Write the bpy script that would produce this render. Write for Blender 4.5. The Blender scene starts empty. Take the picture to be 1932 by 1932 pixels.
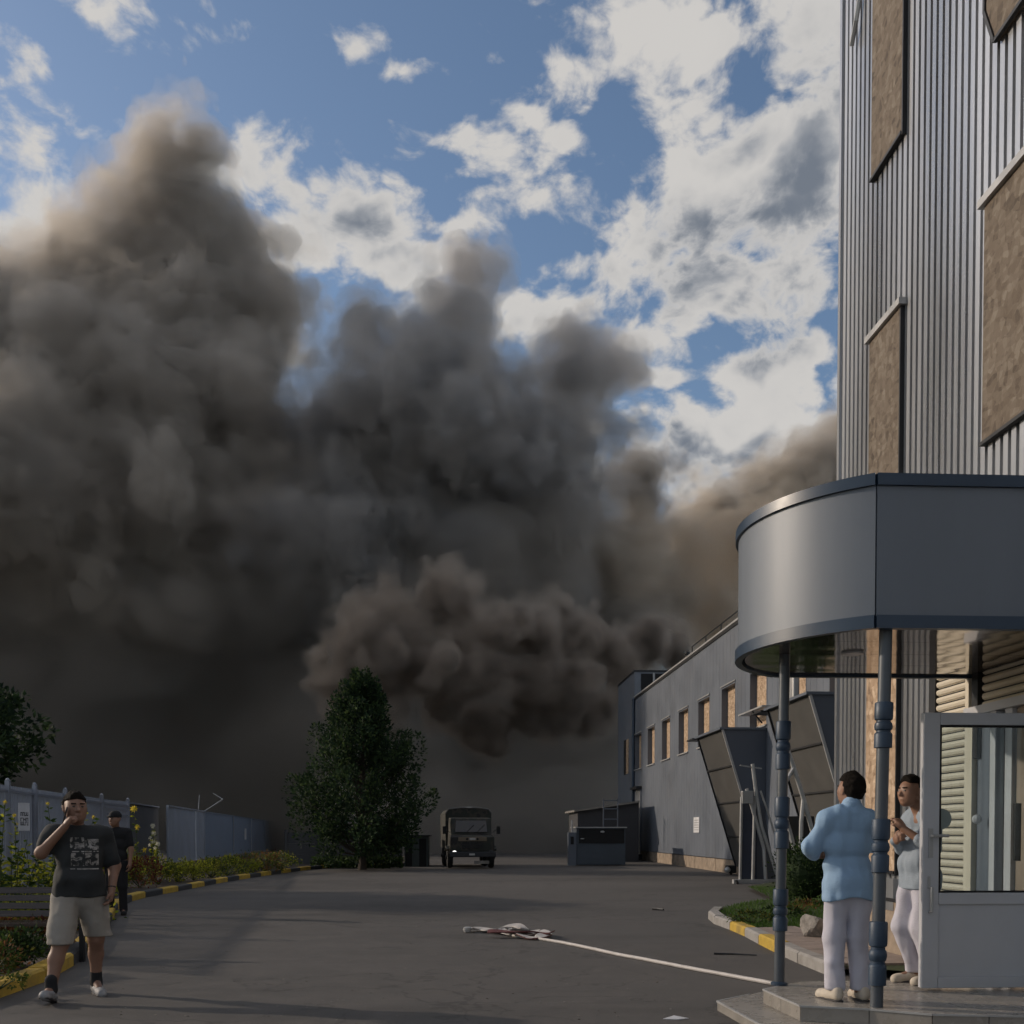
import bpy, bmesh, math, random
import numpy as np
import openvdb
from mathutils import Vector, Matrix

# ---------------------------------------------------------------- camera, world, sun, exposure
SC = bpy.context.scene
COL = SC.collection
YAW, PITCH = math.radians(3.14), math.radians(1.5)
CAM_H, F = 1.5, 1932.0
HOR = 1570.0
PPY = HOR + F * math.tan(PITCH)
cam_d = bpy.data.cameras.new('camera')
cam_d.sensor_width = 36.0
cam_d.lens = 36.0
cam_d.shift_y = (PPY - 966.0) / 1932.0
cam_d.clip_start = 0.1
cam_d.clip_end = 2000.0
cam = bpy.data.objects.new('camera', cam_d)
COL.objects.link(cam)
cam.location = (0, 0, CAM_H)
cam.rotation_euler = (math.radians(90) - PITCH, 0, -YAW)
SC.camera = cam
SC.render.resolution_x = SC.render.resolution_y = 1024

_fw = Vector((math.sin(YAW) * math.cos(PITCH), math.cos(YAW) * math.cos(PITCH), -math.sin(PITCH)))
_rt = Vector((math.cos(YAW), -math.sin(YAW), 0))
_up = _rt.cross(_fw)

def ray(u, v):
    """direction seen at photograph position (u, v), 1932 px wide"""
    return (_fw + _rt * ((u - 966.0) / F) + _up * ((PPY - v) / F))
def onz(u, v, z=0.0):
    d = ray(u, v); t = (z - CAM_H) / d.z
    return Vector((d.x * t, d.y * t, z))
def onX(u, v, X):
    d = ray(u, v); t = X / d.x
    return Vector((X, d.y * t, CAM_H + d.z * t))
def onY(u, v, Y):
    d = ray(u, v); t = Y / d.y
    return Vector((d.x * t, Y, CAM_H + d.z * t))
def azel(u, v):
    d = ray(u, v).normalized()
    return math.atan2(d.x, d.y), math.asin(d.z)

SUN_EL = math.radians(21)
SUN_DIR = Vector((-0.93 * math.cos(SUN_EL), 0.37 * math.cos(SUN_EL), math.sin(SUN_EL))).normalized()
sun_d = bpy.data.lights.new('sun', 'SUN')
sun_d.energy = 2.3
sun_d.angle = math.radians(1.0)
sun_d.color = (1.0, 0.84, 0.67)
sun = bpy.data.objects.new('sun', sun_d)
COL.objects.link(sun)
sun.location = (-60, 30, 40)
sun.rotation_euler = SUN_DIR.to_track_quat('Z', 'Y').to_euler()

SC.view_settings.view_transform = 'Standard'
SC.view_settings.look = 'None'
SC.view_settings.exposure = 0.0
SC.view_settings.gamma = 1.0
SC.view_settings.use_curve_mapping = False
SC.render.engine = 'CYCLES'
SC.cycles.max_bounces = 8
SC.cycles.diffuse_bounces = 3
SC.cycles.glossy_bounces = 4
SC.cycles.transmission_bounces = 6
SC.cycles.transparent_max_bounces = 128
SC.cycles.volume_bounces = 4
SC.cycles.use_adaptive_sampling = True
SC.cycles.adaptive_threshold = 0.035
SC.cycles.use_denoising = True
SC.cycles.sample_clamp_indirect = 4.0

# ---- node helpers
class NT:
    """small arithmetic wrapper round a node tree"""
    def __init__(s, tree): s.t = tree
    def new(s, typ, **kw):
        n = s.t.nodes.new(typ)
        for k, v in kw.items(): setattr(n, k, v)
        return n
    def put(s, sock, val):
        if isinstance(val, bpy.types.NodeSocket): s.t.links.new(val, sock)
        else: sock.default_value = val
    def m(s, op, a, b=0.0, c=0.0, clamp=False):
        n = s.new('ShaderNodeMath', operation=op, use_clamp=clamp)
        s.put(n.inputs[0], a)
        if len(n.inputs) > 1: s.put(n.inputs[1], b)
        if len(n.inputs) > 2: s.put(n.inputs[2], c)
        return n.outputs[0]
    def vm(s, op, a, b=(0, 0, 0), out=0):
        n = s.new('ShaderNodeVectorMath', operation=op)
        s.put(n.inputs[0], a); s.put(n.inputs[1], b)
        return n.outputs['Value'] if op in ('LENGTH', 'DOT_PRODUCT', 'DISTANCE') else n.outputs[0]
    def scale(s, a, f):
        n = s.new('ShaderNodeVectorMath', operation='SCALE')
        s.put(n.inputs[0], a); s.put(n.inputs[3], f)
        return n.outputs[0]
    def noise(s, vec, scale, detail=4.0, rough=0.5, dist=0.0, out='Fac'):
        n = s.new('ShaderNodeTexNoise')
        if vec is not None: s.put(n.inputs['Vector'], vec)
        n.inputs['Scale'].default_value = scale
        n.inputs['Detail'].default_value = detail
        n.inputs['Roughness'].default_value = rough
        n.inputs['Distortion'].default_value = dist
        return n.outputs[out]
    def ramp(s, fac, stops, interp='LINEAR'):
        n = s.new('ShaderNodeValToRGB')
        n.color_ramp.interpolation = interp
        while len(n.color_ramp.elements) < len(stops): n.color_ramp.elements.new(0.5)
        for e, (p, c) in zip(n.color_ramp.elements, stops):
            e.position = p
            e.color = (c, c, c, 1) if isinstance(c, (int, float)) else (*c, 1)
        s.put(n.inputs[0], fac)
        return n.outputs[0]
    def mix(s, fac, a, b, mode='MIX'):
        n = s.new('ShaderNodeMix', data_type='RGBA', blend_type=mode)
        s.put(n.inputs[0], fac)
        for sock, v in ((n.inputs[6], a), (n.inputs[7], b)):
            if isinstance(v, (tuple, list)) and len(v) == 3: v = (*v, 1)
            s.put(sock, v)
        return n.outputs[2]
    def sstep(s, x, lo, hi):
        n = s.new('ShaderNodeMapRange', interpolation_type='SMOOTHSTEP')
        s.put(n.inputs[0], x)
        n.inputs[1].default_value = lo; n.inputs[2].default_value = hi
        return n.outputs[0]

# ---- world: Nishita sky with backlit cumulus clouds
world = bpy.data.worlds.new('World')
SC.world = world
world.use_nodes = True
world.node_tree.nodes.clear()
W = NT(world.node_tree)
sky = W.new('ShaderNodeTexSky', sky_type='NISHITA', sun_disc=False)
sky.sun_elevation = SUN_EL
sky.sun_rotation = math.atan2(SUN_DIR.x, SUN_DIR.y)
sky.air_density = 1.0
sky.dust_density = 1.1
sky.ozone_density = 2.0
SKY_STRENGTH = 0.125
gen = W.new('ShaderNodeTexCoord').outputs['Generated']
dirn = W.vm('NORMALIZE', gen)
sep = W.new('ShaderNodeSeparateXYZ'); W.put(sep.inputs[0], dirn)
az = W.m('ARCTAN2', sep.outputs[0], sep.outputs[1])
el = W.m('ARCSINE', sep.outputs[2])
cmb = W.new('ShaderNodeCombineXYZ'); W.put(cmb.inputs[0], az); W.put(cmb.inputs[1], el)
ae = cmb.outputs[0]
CLOUDS = [  # where a cloud bank stands in the sky: (u, v, half width, half height, weight)
    (1480, 350, 330, 220, 1.2), (1330, 60, 230, 130, 0.85), (1520, 60, 170, 110, 0.8), (1250, 170, 120, 120, 0.8),
    (1380, 545, 300, 130, 1.1), (1075, 590, 165, 65, 0.85), (1060, 500, 90, 38, 0.75), (1300, 830, 280, 110, 0.95), (1500, 690, 200, 95, 1.0),
    (1180, 400, 140, 70, 0.75), (630, 385, 230, 120, 0.95), (600, 275, 75, 50, 0.8), (800, 420, 120, 45, 0.75), (760, 500, 150, 80, 0.8), (470, 330, 110, 75, 0.85),
    (60, 450, 230, 150, 1.1), (60, 290, 100, 50, 0.8), (180, 330, 100, 50, 0.85), (245, 12, 125, 62, 0.9), (70, 105, 40, 26, 0.7),
    (755, 135, 62, 30, 0.66), (685, 88, 45, 22, 0.62), (895, 285, 95, 48, 0.78), (1065, 270, 85, 36, 0.74), (1110, 150, 72, 55, 0.76), (1265, 715, 85, 30, 0.7),
    (1000, 230, 40, 22, 0.6), (150, 560, 300, 120, 0.7), (1290, 930, 240, 60, 0.7),
]
cov = None
for (u, v, ru, rv, wt) in CLOUDS:
    a0, e0 = azel(u, v)
    a1 = azel(u + ru, v)[0] - a0
    e1 = azel(u, v - rv)[1] - e0
    d = W.vm('SUBTRACT', ae, (a0, e0, 0))
    d = W.vm('MULTIPLY', d, (1 / a1, 1 / abs(e1), 0))
    f = W.m('MULTIPLY_ADD', W.vm('LENGTH', d), -0.75 * wt, 1.05 * wt)
    cov = f if cov is None else W.m('SMOOTH_MAX', cov, f, 0.12)
GREYS = [  # their heavy grey bellies
    (1460, 430, 230, 130, 1.0), (1330, 470, 140, 80, 0.9), (1480, 640, 140, 60, 0.8), (1330, 850, 170, 45, 0.8), (1050, 610, 80, 30, 0.75), (720, 500, 140, 50, 0.6),
    (640, 420, 90, 40, 0.3), (1400, 180, 80, 50, 0.5), (60, 500, 120, 50, 0.6), (1130, 430, 60, 40, 0.5), (1560, 300, 90, 120, 0.9),
]
gry = None
ae_w = W.vm('ADD', ae, W.scale(W.vm('SUBTRACT', W.noise(dirn, 9.0, 4.0, 0.55, 0.0, 'Color'), (0.5, 0.5, 0.5)), 0.22))
for (u, v, ru, rv, wt) in GREYS:
    a0, e0 = azel(u, v)
    a1 = azel(u + ru, v)[0] - a0
    e1 = azel(u, v - rv)[1] - e0
    d = W.vm('SUBTRACT', ae_w, (a0, e0, 0))
    d = W.vm('MULTIPLY', d, (1 / a1, 1 / abs(e1), 0))
    f = W.m('MULTIPLY_ADD', W.vm('LENGTH', d), -0.7 * wt, 1.0 * wt, clamp=True)
    gry = f if gry is None else W.m('MAXIMUM', gry, f)
# elsewhere in the sky the same broken cloud goes on at random
stretched = W.vm('MULTIPLY', dirn, (1, 1, 1.45))
inview = W.m('MULTIPLY', W.sstep(sep.outputs[1], 0.70, 0.86), W.sstep(sep.outputs[2], 0.80, 0.66))
wild = W.m('MULTIPLY_ADD', W.noise(stretched, 2.6, 3.0, 0.5), 2.6, -0.85)
outview = W.m('SUBTRACT', 1.0, inview)
cov = W.m('ADD', W.m('MULTIPLY', cov, inview), W.m('MULTIPLY', wild, outview))
gry = W.m('ADD', W.m('MULTIPLY', gry, inview), W.m('MULTIPLY', W.sstep(wild, 0.4, 1.0), outview))
warp = W.vm('ADD', stretched, W.scale(W.vm('SUBTRACT', W.noise(stretched, 7.0, 3.0, 0.5, 0.0, 'Color'), (0.5, 0.5, 0.5)), 0.07))
n1 = W.noise(warp, 15.0, 8.0, 0.54)
n2 = W.m('ABSOLUTE', W.m('SUBTRACT', W.noise(warp, 20.0, 6.0, 0.55), 0.5))
dens = W.m('ADD', W.m('MULTIPLY', cov, 0.97), W.m('MULTIPLY_ADD', n1, 2.9, -1.42))
dens = W.m('ADD', dens, W.m('MULTIPLY_ADD', n2, 2.0, -0.2))
alpha = W.sstep(dens, 0.10, 0.62)
shade = W.m('ADD', W.m('MULTIPLY', gry, 1.3), W.m('MULTIPLY_ADD', W.noise(warp, 7.0, 5.0, 0.55), 1.5, -0.66))
shade = W.m('MULTIPLY', shade, W.sstep(dens, 0.15, 1.35))
ccol = W.ramp(W.sstep(shade, -0.05, 0.95), [(0.0, (0.62, 0.60, 0.575)), (0.22, (0.53, 0.52, 0.51)), (0.5, (0.37, 0.38, 0.40)), (1.0, (0.17, 0.195, 0.235))])
bg_sky = W.new('ShaderNodeBackground'); W.put(bg_sky.inputs[0], sky.outputs[0]); bg_sky.inputs[1].default_value = SKY_STRENGTH
bg_cld = W.new('ShaderNodeBackground'); W.put(bg_cld.inputs[0], ccol); bg_cld.inputs[1].default_value = 1.0
mx = W.new('ShaderNodeMixShader')
W.put(mx.inputs[0], W.m('MULTIPLY', alpha, 0.97)); W.put(mx.inputs[1], bg_sky.outputs[0]); W.put(mx.inputs[2], bg_cld.outputs[0])
wo = W.new('ShaderNodeOutputWorld'); W.put(wo.inputs[0], mx.outputs[0])
# ---------------------------------------------------------------- materials
MATS = {}
def mat(name, col, rough=0.6, metal=0.0, var=0.12, vscale=3.0, bump=0.0, bscale=40.0, spec=0.5, dirt=0.0, stretch=(1, 1, 1), coat=0.0):
    """Principled surface with mottled colour, optional fine relief and dust blotches"""
    if name in MATS: return MATS[name]
    mt = bpy.data.materials.new(name); mt.use_nodes = True
    nt = mt.node_tree; bs = nt.nodes['Principled BSDF']; n = NT(nt)
    co = n.new('ShaderNodeTexCoord').outputs['Object']
    co = n.vm('MULTIPLY', co, stretch)
    f = n.noise(co, vscale, 6.0, 0.6)
    lo = tuple(c * (1 - var) for c in col); hi = tuple(min(1, c * (1 + var)) for c in col)
    c = n.ramp(f, [(0.3, lo), (0.7, hi)])
    if dirt:
        g = n.noise(co, vscale * 0.37, 8.0, 0.68)
        c = n.mix(n.m('MULTIPLY', n.sstep(g, 0.48, 0.72), dirt), c, (0.10, 0.085, 0.07))
    n.put(bs.inputs['Base Color'], c)
    n.put(bs.inputs['Roughness'], n.m('MULTIPLY_ADD', f, 0.3, rough - 0.15, clamp=True))
    bs.inputs['Metallic'].default_value = metal
    bs.inputs['Specular IOR Level'].default_value = spec
    if coat: bs.inputs['Coat Weight'].default_value = coat
    if bump:
        b = n.new('ShaderNodeBump'); b.inputs['Strength'].default_value = bump; b.inputs['Distance'].default_value = 0.02
        n.put(b.inputs['Height'], n.noise(co, bscale, 5.0, 0.6)); nt.links.new(b.outputs[0], bs.inputs['Normal'])
    MATS[name] = mt
    return mt

def leafmat(name, col, col2, trans=0.35):
    if name in MATS: return MATS[name]
    mt = bpy.data.materials.new(name); mt.use_nodes = True
    nt = mt.node_tree; bs = nt.nodes['Principled BSDF']; n = NT(nt)
    co = n.new('ShaderNodeTexCoord').outputs['Object']
    c = n.ramp(n.noise(co, 5.0, 3.0, 0.6), [(0.3, col), (0.7, col2)])
    n.put(bs.inputs['Base Color'], c); bs.inputs['Roughness'].default_value = 0.75; bs.inputs['Specular IOR Level'].default_value = 0.2
    tr = n.new('ShaderNodeBsdfTranslucent'); n.put(tr.inputs[0], c)
    mx_ = n.new('ShaderNodeMixShader'); mx_.inputs[0].default_value = trans
    nt.links.new(bs.outputs[0], mx_.inputs[1]); nt.links.new(tr.outputs[0], mx_.inputs[2])
    nt.links.new(mx_.outputs[0], nt.nodes['Material Output'].inputs[0])
    MATS[name] = mt
    return mt

def glassmat(name, tint=(0.8, 0.86, 0.88), opac=0.25):
    if name in MATS: return MATS[name]
    mt = bpy.data.materials.new(name); mt.use_nodes = True
    nt = mt.node_tree; n = NT(nt); nt.nodes.remove(nt.nodes['Principled BSDF'])
    g = n.new('ShaderNodeBsdfGlossy'); g.inputs['Roughness'].default_value = 0.03
    t = n.new('ShaderNodeBsdfTransparent'); t.inputs[0].default_value = (*tint, 1)
    fr = n.new('ShaderNodeFresnel'); fr.inputs[0].default_value = 1.5
    m = n.new('ShaderNodeMixShader'); n.put(m.inputs[0], n.m('MULTIPLY_ADD', fr.outputs[0], 0.9, opac * 0.1))
    nt.links.new(t.outputs[0], m.inputs[1]); nt.links.new(g.outputs[0], m.inputs[2])
    nt.links.new(m.outputs[0], nt.nodes['Material Output'].inputs[0])
    MATS[name] = mt
    return mt

# ---------------------------------------------------------------- mesh builder
class MB:
    def __init__(s): s.v, s.f, s.mi = [], [], []
    def add(s, vs, fs, mi=0):
        o = len(s.v); s.v += [tuple(p) for p in vs]
        s.f += [tuple(i + o for i in f) for f in fs]; s.mi += [mi] * len(fs)
        return s
    def box(s, c, d, rot=None, mi=0):
        x, y, z = d[0] / 2, d[1] / 2, d[2] / 2
        vs = [Vector((a, b, e)) for a in (-x, x) for b in (-y, y) for e in (-z, z)]
        if rot is not None: vs = [rot @ p for p in vs]
        c = Vector(c)
        return s.add([p + c for p in vs], [(0, 1, 3, 2), (4, 6, 7, 5), (0, 4, 5, 1), (2, 3, 7, 6), (0, 2, 6, 4), (1, 5, 7, 3)], mi)
    def bb(s, lo, hi, mi=0):
        return s.box([(a + b) / 2 for a, b in zip(lo, hi)], [b - a for a, b in zip(lo, hi)], None, mi)
    def bar(s, p, q, w, h, mi=0):
        p, q = Vector(p), Vector(q); d = q - p; L = d.length
        return s.box((p + q) / 2, (w, h, L), d.to_track_quat('Z', 'Y').to_matrix(), mi)
    def tube(s, pts, r, n=8, mi=0, cap=True):
        pts = [Vector(p) for p in pts]; rs = r if isinstance(r, (list, tuple)) else [r] * len(pts)
        vs, fs = [], []
        up = None
        for i, p in enumerate(pts):
            d = (pts[min(i + 1, len(pts) - 1)] - pts[max(i - 1, 0)]).normalized()
            if up is None: up = Vector((0, 0, 1)) if abs(d.z) < 0.9 else Vector((1, 0, 0))
            a = d.cross(up).normalized(); b = a.cross(d).normalized(); up = b
            for k in range(n):
                t = 2 * math.pi * k / n
                vs.append(p + (a * math.cos(t) + b * math.sin(t)) * rs[i])
        for i in range(len(pts) - 1):
            for k in range(n):
                k2 = (k + 1) % n
                fs.append((i * n + k, i * n + k2, (i + 1) * n + k2, (i + 1) * n + k))
        if cap:
            fs.append(tuple(range(n))[::-1]); fs.append(tuple((len(pts) - 1) * n + k for k in range(n)))
        return s.add(vs, fs, mi)
    def lathe(s, c, prof, n=20, mi=0):
        vs, fs = [], []
        for (r, z) in prof:
            for k in range(n):
                t = 2 * math.pi * k / n
                vs.append((c[0] + r * math.cos(t), c[1] + r * math.sin(t), c[2] + z))
        for i in range(len(prof) - 1):
            for k in range(n):
                k2 = (k + 1) % n
                fs.append((i * n + k, i * n + k2, (i + 1) * n + k2, (i + 1) * n + k))
        fs.append(tuple(range(n))[::-1]); fs.append(tuple((len(prof) - 1) * n + k for k in range(n)))
        return s.add(vs, fs, mi)
    def prism(s, poly, z0, z1, mi=0):
        n = len(poly)
        area = sum(poly[i][0] * poly[(i + 1) % n][1] - poly[(i + 1) % n][0] * poly[i][1] for i in range(n))
        if area < 0: poly = poly[::-1]
        vs = [(p[0], p[1], z0) for p in poly] + [(p[0], p[1], z1) for p in poly]
        fs = [tuple(range(n))[::-1], tuple(range(n, 2 * n))] + [(i, (i + 1) % n, n + (i + 1) % n, n + i) for i in range(n)]
        return s.add(vs, fs, mi)
    def hull(s, a, b, mi=0):
        """closed solid between two matching loops a and b"""
        n = len(a)
        return s.add(list(a) + list(b), [tuple(range(n))[::-1], tuple(range(n, 2 * n))] + [(i, (i + 1) % n, n + (i + 1) % n, n + i) for i in range(n)], mi)
    def ball(s, c, r, n=10, m=7, mi=0):
        rr = r if isinstance(r, (tuple, list)) else (r, r, r)
        vs, fs = [], []
        for i in range(m + 1):
            a = math.pi * i / m
            for k in range(n):
                t = 2 * math.pi * k / n
                vs.append((c[0] + rr[0] * math.sin(a) * math.cos(t), c[1] + rr[1] * math.sin(a) * math.sin(t), c[2] - rr[2] * math.cos(a)))
        for i in range(m):
            for k in range(n):
                k2 = (k + 1) % n
                fs.append((i * n + k, i * n + k2, (i + 1) * n + k2, (i + 1) * n + k))
        return s.add(vs, fs, mi)
    def mesh(s, name, mats, smooth=False):
        me = bpy.data.meshes.new(name); me.from_pydata(s.v, [], s.f)
        mats = mats if isinstance(mats, (list, tuple)) else [mats]
        for m in mats: me.materials.append(m)
        if len(mats) > 1: me.polygons.foreach_set('material_index', s.mi)
        if smooth:
            me.polygons.foreach_set('use_smooth', [True] * len(me.polygons))
            try: me.set_sharp_from_angle(angle=math.radians(38))
            except Exception: pass
        me.update()
        return me
    def build(s, name, mats, parent=None, smooth=False, bevel=0.0, origin=None):
        if origin is not None:
            o_ = Vector(origin); s.v = [tuple(Vector(p) - o_) for p in s.v]
        me = s.mesh(name, mats, smooth)
        o = link(name, me, parent)
        if origin is not None: o.location = origin
        if bevel:
            b = o.modifiers.new('bevel', 'BEVEL'); b.width = bevel; b.segments = 2; b.limit_method = 'ANGLE'
        return o

def link(name, data, parent=None):
    o = bpy.data.objects.new(name, data); COL.objects.link(o)
    if parent is not None:
        o.parent = parent
        o.matrix_parent_inverse = Matrix.LocRotScale(parent.location, parent.rotation_euler, parent.scale).inverted() if parent.parent is None else Matrix.Identity(4)
    return o
def tag(o, label=None, cat=None, group=None, kind=None):
    if label: o['label'] = label
    if cat: o['category'] = cat
    if group: o['group'] = group
    if kind: o['kind'] = kind
    return o
def thing(name, label, cat, loc=(0, 0, 0), group=None, kind=None):
    o = bpy.data.objects.new(name, None); COL.objects.link(o); o.location = loc
    o.empty_display_size = 0.2
    return tag(o, label, cat, group, kind)
def copy_tree(o, parent=None):
    c = o.copy(); COL.objects.link(c)
    if parent is not None: c.parent = parent
    for ch in list(o.children): copy_tree(ch, c)
    return c
def clip_poly(poly, x0, x1, y0, y1):
    def cut(ps, f, inter):
        out = []
        for i in range(len(ps)):
            a, b = ps[i], ps[(i + 1) % len(ps)]
            if f(a): out.append(a)
            if f(a) != f(b): out.append(inter(a, b))
        return out
    for ax, val, sg in ((0, x0, 1), (0, x1, -1), (1, y0, 1), (1, y1, -1)):
        if not poly: return []
        def f(p): return (p[ax] - val) * sg >= 0
        def inter(a, b):
            t = (val - a[ax]) / (b[ax] - a[ax]); return (a[0] + t * (b[0] - a[0]), a[1] + t * (b[1] - a[1]))
        poly = cut(poly, f, inter)
    return poly

# ---- common colours
M_STEELBLUE = mat('steel_blue_sheet', (0.145, 0.163, 0.195), 0.42, 0.0, 0.10, 0.6, dirt=0.25)
M_STEELPANEL = mat('grey_blue_panel', (0.11, 0.128, 0.16), 0.45, 0.0, 0.08, 0.5, dirt=0.2)
M_NAVY = mat('navy_paint', (0.028, 0.05, 0.085), 0.35, 0.0, 0.1, 3.0)
M_SILVER = mat('silver_cladding', (0.55, 0.565, 0.59), 0.30, 0.85, 0.08, 1.2, stretch=(1, 1, 0.08), dirt=0.32)
M_DARK = mat('dark_metal', (0.022, 0.023, 0.026), 0.45, 0.2, 0.2, 4.0)
M_BLACK = mat('black_gap', (0.008, 0.008, 0.009), 0.8)
M_WHITE = mat('white_pvc', (0.50, 0.51, 0.54), 0.4, 0.0, 0.05, 2.0)
M_PALE = mat('pale_metal', (0.42, 0.42, 0.42), 0.4, 0.3, 0.1, 3.0)
M_BEIGE = mat('beige_shutter', (0.62, 0.56, 0.45), 0.5, 0.0, 0.06, 3.0)
M_WOOD = mat('bench_wood', (0.05, 0.036, 0.03), 0.25, 0.0, 0.3, 6.0, stretch=(0.2, 4, 4))
M_CONC = mat('concrete', (0.22, 0.205, 0.185), 0.85, 0.0, 0.2, 5.0, 0.4, 60, dirt=0.5)
M_STONE = mat('plinth_stone', (0.30, 0.235, 0.175), 0.8, 0.0, 0.3, 4.0, 0.5, 30, dirt=0.4)
M_TILE = mat('porch_tile', (0.27, 0.25, 0.225), 0.28, 0.0, 0.12, 6.0, dirt=0.3)
M_SOIL = mat('soil', (0.045, 0.034, 0.025), 0.95, 0.0, 0.4, 8.0, 1.0, 25)
M_YELLOW = mat('kerb_yellow', (0.50, 0.33, 0.045), 0.7, 0.0, 0.2, 5.0, 0.3, 60, dirt=0.55)
M_KBLACK = mat('kerb_black', (0.045, 0.047, 0.05), 0.7, 0.0, 0.3, 5.0, 0.3, 60, dirt=0.3)
M_KGREY = mat('kerb_grey', (0.30, 0.285, 0.27), 0.8, 0.0, 0.2, 5.0, 0.3, 60, dirt=0.4)
def osb(name, k):
    mt = bpy.data.materials.new(name); mt.use_nodes = True
    nt = mt.node_tree; bs = nt.nodes['Principled BSDF']; n = NT(nt)
    co = n.new('ShaderNodeTexCoord').outputs['Object']
    v1 = n.new('ShaderNodeTexVoronoi'); n.put(v1.inputs['Vector'], n.vm('MULTIPLY', co, (1, 14, 9))); v1.inputs['Scale'].default_value = 1.0
    v1.inputs['Randomness'].default_value = 1.0
    warp = n.vm('ADD', n.vm('MULTIPLY', co, (1, 9, 20)), n.scale(n.noise(co, 4.0, 3.0, out='Color'), 2.5))
    v2 = n.new('ShaderNodeTexVoronoi'); n.put(v2.inputs['Vector'], warp); v2.inputs['Scale'].default_value = 1.0
    sp = n.new('ShaderNodeSeparateColor'); n.put(sp.inputs[0], v1.outputs['Color'])
    sp2 = n.new('ShaderNodeSeparateColor'); n.put(sp2.inputs[0], v2.outputs['Color'])
    f = n.m('ADD', n.m('MULTIPLY', sp.outputs[0], 0.45), n.m('MULTIPLY', sp2.outputs[1], 0.35))
    f = n.m('ADD', f, n.m('MULTIPLY', n.noise(co, 60.0, 4.0), 0.25))
    c = n.ramp(f, [(0.12, (0.10, 0.065, 0.04)), (0.35, (0.22, 0.15, 0.095)), (0.65, (0.29, 0.21, 0.145)), (0.95, (0.42, 0.33, 0.24))])
    c = n.mix(1.0, c, k, 'MULTIPLY')
    n.put(bs.inputs['Base Color'], c); bs.inputs['Roughness'].default_value = 0.75
    b = n.new('ShaderNodeBump'); b.inputs['Strength'].default_value = 0.4; b.inputs['Distance'].default_value = 0.004
    n.put(b.inputs['Height'], f); nt.links.new(b.outputs[0], bs.inputs['Normal'])
    return mt
M_OSB = osb('osb_board', (1.55, 1.54, 1.52))
M_OSBW = osb('weathered_osb_board', (0.50, 0.54, 0.58))
# ---------------------------------------------------------------- ground
def asphalt():
    mt = bpy.data.materials.new('asphalt'); mt.use_nodes = True
    nt = mt.node_tree; bs = nt.nodes['Principled BSDF']; n = NT(nt)
    co = n.new('ShaderNodeTexCoord').outputs['Object']
    big_ = n.noise(n.vm('MULTIPLY', co, (0.35, 0.8, 1)), 0.35, 6.0, 0.6, 0.6)
    mid = n.noise(co, 2.2, 6.0, 0.65)
    fine = n.noise(co, 90.0, 3.0, 0.7)
    c = n.ramp(big_, [(0.28, (0.050, 0.046, 0.043)), (0.5, (0.079, 0.073, 0.068)), (0.74, (0.105, 0.096, 0.090))])
    c = n.mix(n.m('MULTIPLY', n.sstep(mid, 0.42, 0.7), 0.4), c, (0.125, 0.113, 0.106))
    c = n.mix(0.55, c, n.ramp(fine, [(0.25, 0.45), (0.55, 0.95), (0.8, 1.35)]), 'MULTIPLY')
    st = n.noise(n.vm('MULTIPLY', co, (0.25, 2.2, 1)), 0.8, 4.0, 0.6, 1.2)
    c = n.mix(n.m('MULTIPLY', n.sstep(st, 0.56, 0.72), 0.35), c, (0.05, 0.045, 0.042))
    oil = n.noise(n.vm('ADD', co, (7.3, 2.1, 0)), 0.9, 5.0, 0.55)
    c = n.mix(n.m('MULTIPLY', n.sstep(oil, 0.66, 0.74), 0.5), c, (0.035, 0.032, 0.03))
    w = n.vm('ADD', co, n.scale(n.noise(co, 0.7, 4.0, out='Color'), 1.8))
    vo = n.new('ShaderNodeTexVoronoi', feature='DISTANCE_TO_EDGE'); n.put(vo.inputs['Vector'], n.vm('MULTIPLY', w, (0.16, 0.11, 1)))
    vo.inputs['Scale'].default_value = 1.0
    crack = n.m('MULTIPLY', n.sstep(vo.outputs['Distance'], 0.012, 0.0), 0.6)
    c = n.mix(crack, c, (0.03, 0.027, 0.025))
    n.put(bs.inputs['Base Color'], c)
    n.put(bs.inputs['Roughness'], n.m('MULTIPLY_ADD', mid, 0.25, 0.62))
    b = n.new('ShaderNodeBump'); b.inputs['Strength'].default_value = 0.5; b.inputs['Distance'].default_value = 0.008
    n.put(b.inputs['Height'], n.m('ADD', fine, n.m('MULTIPLY', mid, 1.5))); nt.links.new(b.outputs[0], bs.inputs['Normal'])
    return mt
M_ASPH = asphalt()
g = MB(); g.add([(-500, -60, 0), (500, -60, 0), (500, 900, 0), (-500, 900, 0)], [(0, 1, 2, 3)])
tag(g.build('ground', M_ASPH), 'worn grey asphalt yard crossed by long shadows', 'yard', kind='structure')

def chain(pts, step):
    """points every step metres along a polyline smoothed once"""
    pts = [Vector((p[0], p[1], 0)) for p in pts]
    for _ in range(2):
        q = [pts[0]]
        for a, b in zip(pts, pts[1:]): q += [a * 0.75 + b * 0.25, a * 0.25 + b * 0.75]
        pts = q + [pts[-1]]
    out = [pts[0]]; acc = 0.0
    for a, b in zip(pts, pts[1:]):
        L = (b - a).length; d = step - acc
        while d <= L:
            out.append(a + (b - a) * (d / L)); d += step
        acc = (acc + L) % step if L >= step - acc else acc + L
    return out

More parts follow.
